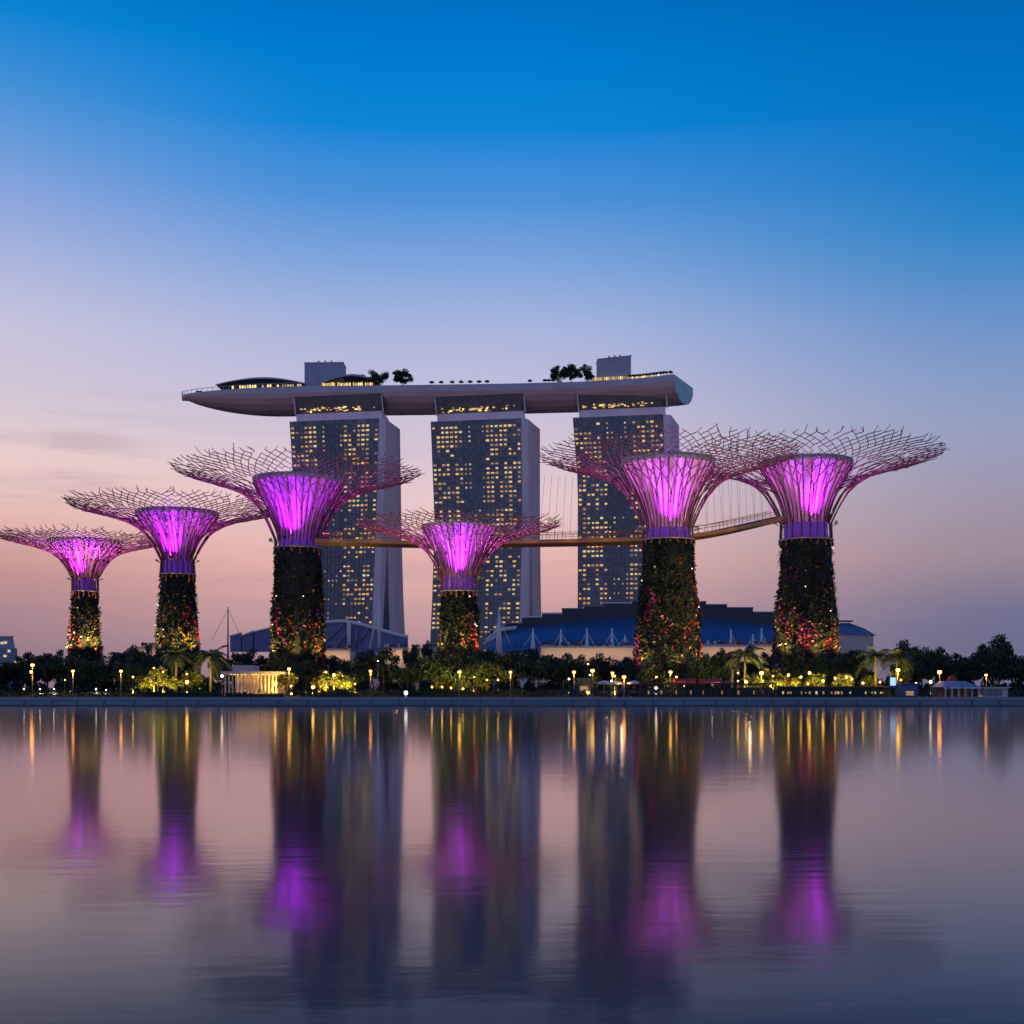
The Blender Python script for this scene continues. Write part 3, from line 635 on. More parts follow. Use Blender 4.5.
    cp = MB(); cp.lathe([(br * .97, zb_ - .2), (br * 1.005, zb_ - .05), (br * 1.02, zb_ + ch_ * .6), (br * 1.02, zb_ + ch_), (br * .9, zb_ + ch_), (br * .85, zb_ + ch_ - .4)], 48); cp.lathe([(br * .86, zb_ + ch_ - .4), (.02, zb_ + ch_ - .5)], 48)
    cp.build('funnel_rim', M['capring'], root)
    rb = MB()
    for j in range(34):
        a = 2 * math.pi * (j + rr.uniform(-.2, .2)) / 34
        rb.tube([((fr(u) + .12) * math.cos(a), (fr(u) + .12) * math.sin(a), zn + (zb_ - zn) * u) for u in (0, .2, .4, .6, .8, 1)], .115 * k / .18, 4)
    rb.build('funnel_ribs', M['steel'], root)['kind'] = 'stuff'
    # branch canopy
    pr = [(0, 0), (.03, .10), (.08, .26), (.16, .46), (.28, .64), (.42, .745), (.58, .825), (.74, .893), (.88, .948), (1, 1)]
    def S(u, a, jz=0.0):
        # u is the arc length share along the flare
        s = interp(arc, u); r = rn + (rR - rn) * s; z = zn + H * interp(pr, s) + jz
        return Vector((r * math.cos(a), r * math.sin(a), z))
    pts = [(rn + (rR - rn) * i / 60, zn + H * interp(pr, i / 60)) for i in range(61)]
    ln = [0.0]
    for p0, p1 in zip(pts, pts[1:]): ln.append(ln[-1] + math.hypot(p1[0] - p0[0], p1[1] - p0[1]))
    arc = [(l / ln[-1], i / 60) for i, l in enumerate(ln)]
    bt = MB(); tk = k / .185
    stems, u_first = 19, .27
    sa = [2 * math.pi * (i + rr.uniform(-.12, .12)) / stems for i in range(stems)]
    ro = tr_top * k * 1.0
    for a in sa:
        sp = [Vector((ro * 1.05 * math.cos(a), ro * 1.05 * math.sin(a), zd - rr.uniform(.4, 1.4) * tk)), Vector((ro * math.cos(a), ro * math.sin(a), zd)), Vector(((ro + rn) / 2 * math.cos(a), (ro + rn) / 2 * math.sin(a), (zd + zn) / 2))] + [S(u_first * q_ / 6, a) for q_ in range(7)]
        bt.tube(sp, [.16 * tk] * len(sp), 5)
    def rod(p0, p1, r0, r1):
        mid = (p0 + p1) * .5 + Vector((rr.uniform(-.05, .05), rr.uniform(-.05, .05), rr.uniform(-.05, .05))) * tk
        bt.tube([p0, mid, p1], [r0, (r0 + r1) / 2, r1], 4, cap=False)
    levels = [(u_first + .10, 38), (u_first + .19, 38), (u_first + .27, 38), (u_first + .335, 76)] 
    n2 = 8
    levels += [(u_first + .335 + (1 - u_first - .335) * (q_ + 1) / n2, 76) for q_ in range(n2)]
    nodes, par = [], 1
    for kk, (u, nb) in enumerate(levels):
        off_ = .5 * (kk % 2 == 0); row = []
        for i in range(nb):
            a = 2 * math.pi * (i + off_ + rr.uniform(-.06, .06) * (kk > 0)) / nb
            row.append((a, S(min(1.0, u + rr.uniform(-.006, .006) * (kk > 0)), a, rr.uniform(-.08, .08) * tk)))
        nodes.append(row)
    for i, a in enumerate(sa):
        for j in (2 * i, 2 * i - 1): rod(S(u_first, a), nodes[0][j % 38][1], .145 * tk, .125 * tk)
    for kk in range(len(levels) - 1):
        r0 = (.115 if kk < 3 else .076) * tk; r1 = (.11 if kk < 2 else .072) * tk; n0, n1 = len(nodes[kk]), len(nodes[kk + 1])
        for i, (a, p_) in enumerate(nodes[kk]):
            f_ = ((a / (2 * math.pi)) * n1 - .5 * ((kk + 1) % 2 == 0)); base_ = math.floor(f_)
            for j in (base_, base_ + 1):
                if rr.random() > (.02 if kk < 3 else (.08 if kk < len(levels) - 3 else .18)): rod(p_, nodes[kk + 1][j % n1][1], r0 * rr.choice((1, 1, 1.25)), r1)
    for a, p0 in nodes[-1]:
        for q_ in range(rr.choice((1, 2, 2))):
            da = rr.uniform(-.10, .10); l = rr.uniform(.9, 2.4) * tk
            p1 = p0 + Vector((math.cos(a + da * 9) * l * .8, math.sin(a + da * 9) * l * .8, l * rr.uniform(.05, .55)))
            bt.tube([p0, (p0 + p1) * .5 + Vector((0, 0, -.06)), p1], [.072 * tk, .066 * tk, .05 * tk], 4)
    bt.build('branch_canopy', M['steel'], root)
    # floodlights on arms at the neck, shining up the funnel
    azs = [-90, -90 + 62, -90 - 62, 60, 120, 180 - 2, 0 + 2]
    for q_, az in enumerate(azs):
        a = math.radians(az + rr.uniform(-4, 4)); r0 = neck_r * k * 1.05; r1 = neck_r * k * 1.32 + .6
        z0 = zd + (zn - zd) * .75; z1 = zn + .02 * H
        fl = MB(); c, s = math.cos(a), math.sin(a)
        fl.tube([(r0 * c, r0 * s, z0), (r1 * c, r1 * s, z1 - .3)], .08, 5); fl.box((r1 * c, r1 * s, z1 - .2), (.5, .5, .28), 0, a)
        f_ = fl.build('floodlight', M['steel_grey'], root)
        ld = bpy.data.lights.new('funnel_light', 'SPOT'); lo = bpy.data.objects.new('funnel_light', ld); col.objects.link(lo); lo.parent = f_
        ld.energy = power * (1.0 if q_ == 0 else .10); ld.color = (.52, .014, 1.0); ld.spot_size = math.radians(120); ld.spot_blend = .9; ld.shadow_soft_size = .35
        lo.location = (r1 * c, r1 * s, z1 + .15)
        tgt = Vector((bowl_r * k * .72 * c, bowl_r * k * .72 * s, zn + (zb_ - zn) * .62)) - lo.location
        if q_ > 0:
            tgt = S(.62, a) - lo.location; ld.energy = power * .30; ld.color = (.80, .05, .85); ld.spot_size = math.radians(95)
        lo.rotation_euler = tgt.to_track_quat('-Z', 'Y').to_euler()
    # warm uplights at the foot
    for q_, az in enumerate((-90 - 50, -90 + 8, -90 + 58)):
        a = math.radians(az); r1 = tr_base * k * 1.0 + 2.2; c, s = math.cos(a), math.sin(a); z0 = max(0.5, zz(ybase) - 2.0)
        fl = MB(); fl.tube([(r1 * c, r1 * s, -.6), (r1 * c, r1 * s, z0 - .3)], .07, 5); fl.box((r1 * c, r1 * s, z0 - .2), (.45, .45, .3), 0, a)
        f_ = fl.build('uplight', M['steel_grey'], root)
        ld = bpy.data.lights.new('warm_uplight', 'SPOT'); lo = bpy.data.objects.new('warm_uplight', ld); col.objects.link(lo); lo.parent = f_
        ld.energy = uplight * 5.5 * (k / .19) ** 2 * (1, .7, .9)[q_]; ld.color = (1.0, .62, .16); ld.spot_size = math.radians(95); ld.spot_blend = .8; ld.shadow_soft_size = .15
        lo.location = (r1 * c, r1 * s, z0 + .15)
        tgt = Vector((tr_top * k * .8 * c, tr_top * k * .8 * s, z0 + zd * .55)) - lo.location
        lo.rotation_euler = tgt.to_track_quat('-Z', 'Y').to_euler()
    return root
PW = 21000.0
tree_tower(85, 310, 78, 540, 0, 10.5, 579, 36, 544, 592, 12.5, 17.5, 648, 'outermost tree-shaped tower on the glass block side, lowest of the row, warm lit foot', FM['magenta'], PW * 1.5, 2600, 1, 4200, mixw=(5, 2, 1, .3, 1.5))
tree_tower(177.5, 275, 100, 508, 0, 13.5, 561, 40, 516, 575, 17, 23, 648, 'tree-shaped tower with saturated purple funnel and green rim, next to the outermost one', FM['magenta'], PW * 1.25, 1500, 2, 5200, mixw=(6, 2, 2, .6, .4))
tree_tower(298, 240, 117, 473, 0, 19, 541, 44, 484, 549, 23, 28.5, 655, 'tall tree-shaped tower, purple canopy overlapping the hotel tower under the deck prow', FM['magenta'], PW * 1.1, 1300, 3, 6500, mixw=(5, 2, 2, 2, .5))
tree_tower(459, 205, 96, 526, 0, 15.5, 578, 37, 528, 592, 17.5, 20.5, 648, 'smallest tree-shaped tower, in front of the middle hotel tower, funnel without a pale rim', FM['magenta'], PW * .75, 1100, 4, 5200, cap=False, mixw=(5, 2, 2, .5, .8))
tree_tower(668, 215, 123, 457, 0, 20.5, 529, 46, 466, 541, 26, 36.5, 665, 'tallest tree-shaped tower, pale pink funnel, canopy across the hotel tower at the blunt deck end', FM['pink'], PW * .75, 1500, 5, 7500, mixw=(4, 2, 1.5, 2.5, 1))
tree_tower(806, 258, 126, 458, 0, 21, 524, 45, 467, 541, 25.5, 36, 655, 'tree-shaped tower with pale pink funnel standing clear of the hotel, trunk golden at foot', FM['pink'], PW * 1.1, 1900, 6, 7500, mixw=(4, 2, 2, 1.2, 2))

# ------------------------------------------------------------------ walkway slung between the towers
wp = [(318, 541, 236.5), (350, 541.5, 234), (400, 543, 232), (458, 543.5, 231), (520, 542.5, 229), (580, 541.5, 226), (640, 540, 223), (668, 538.5, 222.5), (700, 535, 224), (730, 529.5, 230), (755, 523.5, 240), (779, 518, 253)]
def wpt(px): return Vector(((px - 512) * interp([(a, c) for a, b_, c in wp], px) / F, interp([(a, c) for a, b_, c in wp], px), CZ + (HY - interp([(a, b_) for a, b_, c in wp], px)) * interp([(a, c) for a, b_, c in wp], px) / F))
sm = None; wr = wpt(560); wk = empty('walkway', tuple(wr), 'thin ochre lit walkway slung between three of the tree-shaped towers', 'walkway')
xs = [318 + (779 - 318) * i / 60 for i in range(61)]
dkm = MB(); un = MB(); edg = MB(); pl = MB(); prev = None; smr = []
sm = [wpt(x) for x in xs]
for _ in range(6): sm = [sm[0]] + [(sm[i - 1] + sm[i] * 2 + sm[i + 1]) / 4 for i in range(1, 60)] + [sm[-1]]
for i, p_ in enumerate(sm):
    tn = (sm[min(60, i + 1)] - sm[max(0, i - 1)]); tn.z = 0; tn.normalize(); nn = Vector((-tn.y, tn.x, 0))
    if nn.y > 0: nn = -nn                                             # towards the water
    a, c = p_ + nn * 1.3, p_ - nn * 1.3
    r = (a + Vector((0, 0, .35)), c + Vector((0, 0, .35)), c - Vector((0, 0, .35)), p_ - Vector((0, 0, .95)), a - Vector((0, 0, .35)))
    if prev:
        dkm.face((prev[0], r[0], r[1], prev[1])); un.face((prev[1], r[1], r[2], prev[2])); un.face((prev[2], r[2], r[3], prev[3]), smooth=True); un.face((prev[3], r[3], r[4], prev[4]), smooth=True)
        edg.face((prev[4], r[4], r[0], prev[0]))
    prev = r
    if i % 1 == 0: pl.tube([r[0], r[0] + Vector((0, 0, 1.3))], .05, 4); pl.tube([r[1], r[1] + Vector((0, 0, 1.3))], .05, 4)
    smr.append((p_, r))
sm = smr
for kk in (0, 1): pl.tube([s_[1][kk] + Vector((0, 0, 1.3)) for s_ in sm], .06, 4); pl.tube([s_[1][kk] + Vector((0, 0, .75)) for s_ in sm], .035, 4)
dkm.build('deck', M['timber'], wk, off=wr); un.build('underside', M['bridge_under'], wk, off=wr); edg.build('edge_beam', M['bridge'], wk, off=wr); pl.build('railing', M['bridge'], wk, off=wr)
def cable_set(x0, x1, n, ytop, Yt, xt0, xt1):
    for i in range(n):
        s = i / (n - 1); px = x0 + (x1 - x0) * s; j = int((px - 318) / (779 - 318) * 60); j = max(0, min(60, j)); b0 = sm[j][1][0]
        tp = at(xt0 + (xt1 - xt0) * s, ytop(s), Yt); q = MB(); q.tube([b0, tp], .032, 3, cap=False); q.build('cable', M['cable'], wk, off=wr)
cable_set(545, 600, 9, lambda s: 474 + 6 * s, 223, 545, 600)
cable_set(704, 772, 16, lambda s: 487 - 26 * math.sin(s * math.pi) , 236, 704, 772)
# unseen spots added outside the rail, aimed back to light the deck
for i in range(3, 58, 5):
    ld = bpy.data.lights.new('walkway_wash', 'SPOT'); lo = bpy.data.objects.new('walkway_wash', ld); col.objects.link(lo); lo.parent = wk
    ld.energy = 110; ld.color = (1.0, .55, .2); ld.shadow_soft_size = .1
    p_, r = sm[i]; lo.location = (r[0] + (r[0] - p_).normalized() * 1.3 + Vector((0, 0, 1.2))) - wr; ld.spot_size = math.radians(110); ld.spot_blend = .9; lo.rotation_euler = ((p_ - wr) - lo.location).to_track_quat('-Z', 'Y').to_euler()

# ------------------------------------------------------------------ halls behind the park
def hall():
    Y0 = 470.0
    root = empty('blue_hall', tuple(at(630, HY, Y0))[:2] + (GZ,), 'wide hall with stepped navy roof and bright blue sloping front behind the pale podium', 'hall')
    off = Vector(root.location)
    tops = [(490, 506, 630), (506, 522, 623.5), (522, 542, 617), (542, 562, 613.5), (562, 584, 609), (584, 604, 606.5), (604, 632, 603), (632, 668, 601), (668, 706, 602), (706, 727, 605), (727, 753, 608), (753, 790, 612.5)]
    for i, (a, c, y) in enumerate(tops):
        q = MB(); yb = lambda px: interp([(490, 640), (520, 628), (560, 622), (600, 619), (640, 617), (690, 618), (740, 622), (790, 627)], px)
        q.hexa((at(a, yb(a) + 2, Y0 + 9), at(c, yb(c) + 2, Y0 + 9), at(c, yb(c) + 2, Y0 + 42), at(a, yb(a) + 2, Y0 + 42)), (at(a, y, Y0 + 9), at(c, y, Y0 + 9), at(c, y - 1, Y0 + 42), at(a, y - 1, Y0 + 42)))
        st = q.build('roof_step', M['navy'], root, off=off)
        q = MB(); p0, p1 = at(a - .3, y, Y0 + 8.6), at(c + .3, y, Y0 + 8.6); q.tube([p0, p1], .35, 4); q.build('roof_edge', M['steel_grey'] if i not in (0, 2, 3, 6) else M['white_steel'], st, off=off)
    q = MB(); n = 40; prev = None
    for i in range(n + 1):
        px = 486 + (792 - 486) * i / n; yt = interp([(486, 640), (520, 628), (560, 622), (600, 619), (640, 617), (690, 618), (740, 622), (792, 627)], px)
        ring = [at(px, yt + (652 - yt) * (u ** 1.2), Y0 + 10 - 22 * math.sin(u * math.pi / 2)) for u in (0, .15, .3, .5, .7, .85, 1)]
        if prev:
            for r0, r1, r2, r3 in zip(prev, ring, ring[1:], prev[1:]): q.face((r0, r3, r2, r1), smooth=True)
        prev = ring
    q.build('sloping_front', M['blue_roof'], root, off=off)
    q = MB()
    for i in range(1, 46):
        px = 486 + (792 - 486) * i / 46; yt = interp([(486, 640), (520, 628), (560, 622), (600, 619), (640, 617), (690, 618), (740, 622), (792, 627)], px)
        q.tube([at(px, yt + (652 - yt) * (u ** 1.2), Y0 + 9.85 - 22 * math.sin(u * math.pi / 2)) for u in (0, .15, .3, .5, .7, .85, 1)], .13, 3)
    q.build('panel_joints', M['slate_glass'], root, off=off)['kind'] = 'stuff'
    q = MB(); q.tube([at(486, 641, Y0 - 2), at(498, 630, Y0 - 2), at(516, 627.5, Y0)], .8, 6); q.tube([at(483, 644, Y0 - 2), at(500, 634, Y0 - 2)], .6, 6); q.build('edge_truss', M['white_steel'], root, off=off)
hall()
def mast_tent(px, ytop, ybot, label, w_=5, Y=440.0, mains=2):
    b0 = at(px, ybot, Y); o = empty('white_mast', tuple(b0), label, 'mast', 'white masts in front of the blue hall'); top = at(px, ytop, Y) - b0
    q = MB(); q.tube([(0, 0, -6), tuple(top)], [.75, .3], 6); q.build('pole', M['white_steel'], o)
    for s in (-1, 1)[:mains]:
        q = MB(); q.tube([(s * m_(w_, Y) * .55, 0, -6), tuple(top * .97)], [.4, .16], 5); q.build('strut', M['white_steel'], o)
        q = MB(); q.tube([tuple(top * .8), (s * m_(w_, Y) * 1.1, 0, top.z * .3), (s * m_(w_, Y) * 2.0, 0, .3)], .13, 4); q.build('stay_cable', M['white_steel'], o)
mast_tent(499, 607, 646, 'tallest white mast with splayed legs, beside the smallest tree-shaped tower', 6)
for px, yt in ((533, 628), (561, 629)): mast_tent(px, yt, 647, 'small white mast in front of the blue hall, over the dark tree mass', 5)
for px, yt in ((587, 628), (612, 628), (625, 635)): mast_tent(px, yt, 648, 'small white mast over the pale podium, beside the tallest tree-shaped tower', 5)
for px, yt in ((708, 640), (719, 640), (731, 629), (753, 634), (761.5, 628)): mast_tent(px, yt, 648, 'small white mast over the podium stretch between the two pale pink tree-shaped towers', 4)

# violet vaulted hall with the white truss
def vault():
    Y0 = 455.0; root = empty('vaulted_hall', tuple(at(340, HY, Y0))[:2] + (GZ,), 'low violet blue hall with arched white edge below the hotel tower under the deck prow', 'hall'); off = Vector(root.location)
    crv = [(318, 624), (330, 621.5), (345, 621), (360, 624), (378, 629), (392, 633), (408, 637)]
    q = MB(); prev = None
    for i in range(31):
        px = 318 + 90 * i / 30; yt = interp(crv, px); r = [at(px, 652, Y0), at(px, yt + 2, Y0), at(px, yt - .5, Y0 + 25)]
        if prev:
            for a, c, d, e in zip(prev, r, r[1:], prev[1:]): q.face((a, c, d, e))
        prev = r
    q.build('glass_front', M['violet_roof'], root, off=off)
    q = MB(); q.tube([at(px, interp(crv, px), Y0 - .8) for px in range(318, 409, 5)], .75, 6); q.build('roof_edge', M['white_steel'], root, off=off)
    q = MB(); q.tube([at(349, 650, Y0 - 1.2), at(349, 622, Y0 - 1.2)], .85, 6); q.build('column', M['white_steel'], root, off=off)
    for a, c in (((328, 640), (343, 624)), ((336, 646), (346, 634)), ((356, 648), (357, 628)), ((360, 642), (368, 628))):
        q = MB(); q.tube([at(a[0], a[1], Y0 - 1), at(c[0], c[1], Y0 - 1)], .4, 5); q.build('truss_bar', M['slate_glass'], root, off=off)
    q = MB(); q.hexa((at(396, 650, Y0 - 1), at(408, 650, Y0 - 1), at(408, 650, Y0 + 20), at(396, 650, Y0 + 20)), (at(396, 634, Y0 - 1), at(408, 637, Y0 - 1), at(408, 637, Y0 + 20), at(396, 634, Y0 + 20))); q.build('side_wing', M['violet_roof'], root, off=off)
vault()
b0 = at(374, 645, 440); o = empty('white_mast', tuple(b0), 'pair of white masts, one leaning, in front of the violet vaulted hall', 'mast')
q = MB(); q.tube([at(370, 648, 440) - b0, at(379.5, 600, 440) - b0], [.5, .25], 6); q.build('leaning_pole', M['white_steel'], o)
q = MB(); q.tube([at(379, 648, 440) - b0, at(379.5, 598, 440) - b0], [.75, .3], 6); q.build('pole', M['white_steel'], o)
def low_roof():
    Y0 = 450.0; root = empty('folded_roof_hall', tuple(at(255, HY, Y0))[:2] + (GZ,), 'low blue folded-roof hall seen between the second and third tree-shaped towers', 'hall'); off = Vector(root.location)
    for a, c, ya, yc in ((230, 242, 636, 633), (241, 254, 636, 631), (253, 278, 632, 626)):
        q = MB(); q.hexa((at(a, 652, Y0), at(c, 652, Y0), at(c, 652, Y0 + 25), at(a, 652, Y0 + 25)), (at(a, ya, Y0), at(c, yc, Y0), at(c, yc - 1, Y0 + 25), at(a, ya - 1, Y0 + 25))); st = q.build('roof_fold', M['violet_roof'], root, off=off)
        q = MB(); q.tube([at(a, ya, Y0 - .4), at(c, yc, Y0 - .4)], .35, 5); q.build('roof_edge', M['white_steel'], st, off=off)
low_roof()
b0 = at(228, 652, 430); o = empty('thin_mast', tuple(b0), 'thin lone mast with two stay cables beside the blue folded-roof hall', 'mast')
q = MB(); q.tube([(0, 0, -5), at(228, 607, 430) - b0], [.4, .18], 6); q.build('pole', M['steel_grey'], o)
for dx in (-16, 14):
    q = MB(); q.tube([at(228, 609, 430) - b0, at(228 + dx, 640, 430) - b0], .07, 4); q.build('stay_cable', M['steel_grey'], o)
# conical glass roof at the far side
b0 = at(845, 645, 420); o = empty('cone_roof_hall', tuple(b0)[:2] + (GZ,), 'hall with a faceted conical slate blue glass roof beside the clear-standing tree-shaped tower', 'hall')
zc0 = at(845, 636, 420).z - GZ; zc1 = at(845, 623.5, 420).z - GZ; r0 = m_(29, 420)
q = MB(); q.lathe([(r0, zc0), (r0 * .62, zc0 + (zc1 - zc0) * .55), (r0 * .12, zc1)], 18, smooth=False, capt=True); q.build('roof', M['slate_glass'], o)
q = MB()
for j in range(18):
    a = 2 * math.pi * j / 18; c, s = math.cos(a), math.sin(a); q.tube([(r0 * c, r0 * s, zc0 + .1), (r0 * .62 * c, r0 * .62 * s, zc0 + (zc1 - zc0) * .55 + .1), (r0 * .12 * c, r0 * .12 * s, zc1 + .1)], .14, 4)
q.build('roof_rib', M['steel_grey'], o)
q = MB(); q.lathe([(r0 * .94, -.5), (r0 * .94, zc0)], 32); q.build('wall', M['pinkwall'], o)
q = MB(); q.box((-2, 0, zc1 + .8), (9, 2, .5)); q.build('roof_blade', M['dark'], o)

# podium: a pale block with planters, in three stretches
def podium(x0, x1, yt, yb, label, m, Y=400.0, lights=0, glow=None):
    a, c = at(x0, yt, Y), at(x1, yt, Y); o = empty('podium', ((a.x + c.x) / 2, Y, GZ), label, 'podium'); off = Vector(o.location)
    q = MB(); q.box(((a.x + c.x) / 2, Y + 12, (a.z + GZ) / 2), (c.x - a.x, 24, a.z - GZ)); q.build('wall', m, o, off=off)
    q = MB(); q.box(((a.x + c.x) / 2, Y + 11.7, a.z + .25), (c.x - a.x + .8, 24.6, .5)); q.build('coping', M['coping'], o, off=off)
    rr = random.Random(int(x0)); n = int((x1 - x0) / 2.2)
    for i in range(n):
        if rr.random() < .35: continue
        q = MB(); px = x0 + (x1 - x0) * (i + .5) / n; cc = at(px, yt, Y) + Vector((0, 1.0, .5))
        q.box(cc + Vector((0, 0, .35)), (.5, .5, .7)); q.ball(cc + Vector((0, 0, 1.0)), rr.uniform(.35, .7), 6, 1)
        q.build('planter', [M['pinkwall'], M[rr.choice(('red_leaf', 'leaf_mid', 'pale_flower'))]], o, off=off)
    for i in range(lights):
        ld = bpy.data.lights.new('podium_lamp', 'POINT'); lo = bpy.data.objects.new('podium_lamp', ld); col.objects.link(lo); lo.parent = o
        ld.energy = 230; ld.color = (1, .68, .38); ld.shadow_soft_size = .4; px = x0 + (x1 - x0) * (i + .5) / lights; lo.location = at(px, yt + 6, Y - 3.5) - off
    return o
podium(541, 644, 648, 690, 'pale beige podium wall in front of the blue hall, beside the tallest tree-shaped tower', M['beige'], lights=7)
podium(694, 790, 647, 690, 'pale beige podium wall between the two pale pink tree-shaped towers', M['beige'], lights=6)
podium(384, 436, 650, 690, 'golden lit podium wall beneath the gap between two hotel towers', M['beige'], lights=6)
podium(320, 350, 651, 690, 'short golden lit podium wall beside the third tree-shaped tower', M['beige'], Y=402, lights=3)
podium(138, 162, 648.5, 690, 'thin lit flat-roofed block between the first two tree-shaped towers', M['pinkwall'], Y=380, lights=2)

# distant glass block by the water
Y0 = 520.0; b0 = at(6, HY, Y0); o = empty('glass_block', tuple(b0)[:2] + (GZ,), 'distant stepped teal glass building at the edge of the row of trees', 'building'); off = Vector(o.location)
q = MB()
q.hexa((at(-30, 690, Y0), at(19, 690, Y0), at(19, 690, Y0 + 25), at(-30, 690, Y0 + 25)), (at(-30, 648, Y0), at(17, 648, Y0), at(17, 648, Y0 + 25), at(-30, 648, Y0 + 25))); q.build('lower_storeys', M['slate_glass'], o, off=off)
q = MB(); q.hexa((at(-30, 648, Y0 + 1), at(15, 648, Y0 + 1), at(15, 648, Y0 + 24), at(-30, 648, Y0 + 24)), (at(-30, 637, Y0 + 1), at(13, 637, Y0 + 1), at(13, 637, Y0 + 24), at(-30, 637, Y0 + 24))); q.build('upper_storeys', M['plantbox'], o, off=off)
q = MB(); q.hexa((at(-30, 637, Y0), at(14, 637, Y0), at(14, 637, Y0 + 25), at(-30, 637, Y0 + 25)), (at(-30, 635.8, Y0), at(14, 635.8, Y0), at(14, 635.8, Y0 + 25), at(-30, 635.8, Y0 + 25))); q.build('roof_slab', M['flank'], o, off=off)
for px, py in ((2, 643), (5.5, 642.5), (5, 656), (15.5, 662), (9, 651)):
    q = MB(); q.box(at(px, py, Y0 - .2 if py > 648 else Y0 + .8) - off, (1.1, .3, 1.0)); q.build('lit_window', WIN[2], o)
for i in range(4):
    q = MB(); q.box(at(-6, 650.5 + i * 4, Y0 - .15) - off, (m_(46, Y0), .3, .35)); q.build('floor_band', M['slab_edge'], o)

# ------------------------------------------------------------------ waterfront trees
G1 = 'dark trees along the waterfront'; G2 = 'trees standing back in the park'
# back row: far enough behind to close the view between the front crowns
back_row = [
 (8, 663, 20, 330, 'dark tree in the back row below the distant glass block'),
 (34, 652, 20, 320, 'dark back row tree between the glass block and the outermost tree-shaped tower'),
 (58, 646, 17, 320, 'bumpy dark back row tree touching the outermost tree-shaped tower'),
 (112, 652, 18, 315, 'dark back row tree just past the lit foot of the outermost tree-shaped tower'),
 (132, 649, 16, 300, 'dark back row tree short of the second tree-shaped tower, by the thin flat-roofed block'),
 (160, 650, 16, 262, 'dark tree directly in front of the second tree-shaped tower trunk'),
 (228, 653, 20, 290, 'dark back row tree under the thin lone mast'),
 (252, 650, 18, 290, 'dark back row tree below the blue folded-roof hall'),
 (334, 655, 18, 270, 'dark back row tree at the foot of the third tree-shaped tower, violet hall side'),
 (366, 652, 20, 280, 'dark back row tree below the pair of white masts'),
 (412, 633, 9, 395, 'wider of two small dark trees on the golden podium, between two hotel towers'),
 (427, 634, 7, 396, 'narrower of two small dark trees on the golden podium, between two hotel towers'),
 (440, 654, 20, 250, 'dark back row tree on the golden podium side of the smallest tree-shaped tower'),
 (492, 649, 22, 250, 'dark back row tree under the tallest white mast'),
 (528, 645, 24, 250, 'domed dark tree under the first small white masts, highest of its mass'),
 (560, 648, 22, 252, 'dark tree ending the mass beside the pale beige podium'),
 (610, 662, 26, 300, 'low dark tree below the pale beige podium wall'),
 (598, 655, 15, 310, 'low dark tree under the pale podium coping, on the dark mass side'),
 (622, 657, 14, 312, 'low dark tree under the pale podium coping, midway to the tallest tower'),
 (641, 656, 12, 308, 'low dark tree under the pale podium coping, touching the tallest tower trunk'),
 (737, 657, 14, 310, 'low dark tree behind the big full palm, before the podium'),
 (716, 652, 18, 290, 'dark back row tree just beyond the tallest tree-shaped tower'),
 (766, 654, 18, 300, 'dark back row tree between the big palm and the clear-standing tower'),
 (848, 644, 18, 290, 'dark back row tree below the conical glass roof'),
 (905, 636, 17, 260, 'tall dark tree just behind the pair of palms, tallest of its clump'),
 (922, 635, 15, 262, 'tall dark bumpy tree at the shelter side of the palm clump'),
 (938, 641, 14, 264, 'dark tree where the clump slopes down over the open shelter'),
 (958, 655, 22, 280, 'low dark tree filling the dip between the two high tree clumps'),
 (985, 637, 17, 240, 'tall dark tree at the dip side of the last clump'),
 (999, 630, 18, 238, 'tallest dark tree of the last clump, above the white container'),
 (1022, 645, 18, 242, 'dark tree at the very end of the waterfront, lower than its neighbour'),
]
for px, yt, hw, Y, lab in back_row: tree(px, yt - (5 if yt > 648 else 0), hw * 1.12, Y, lab, G2, cf=.84)
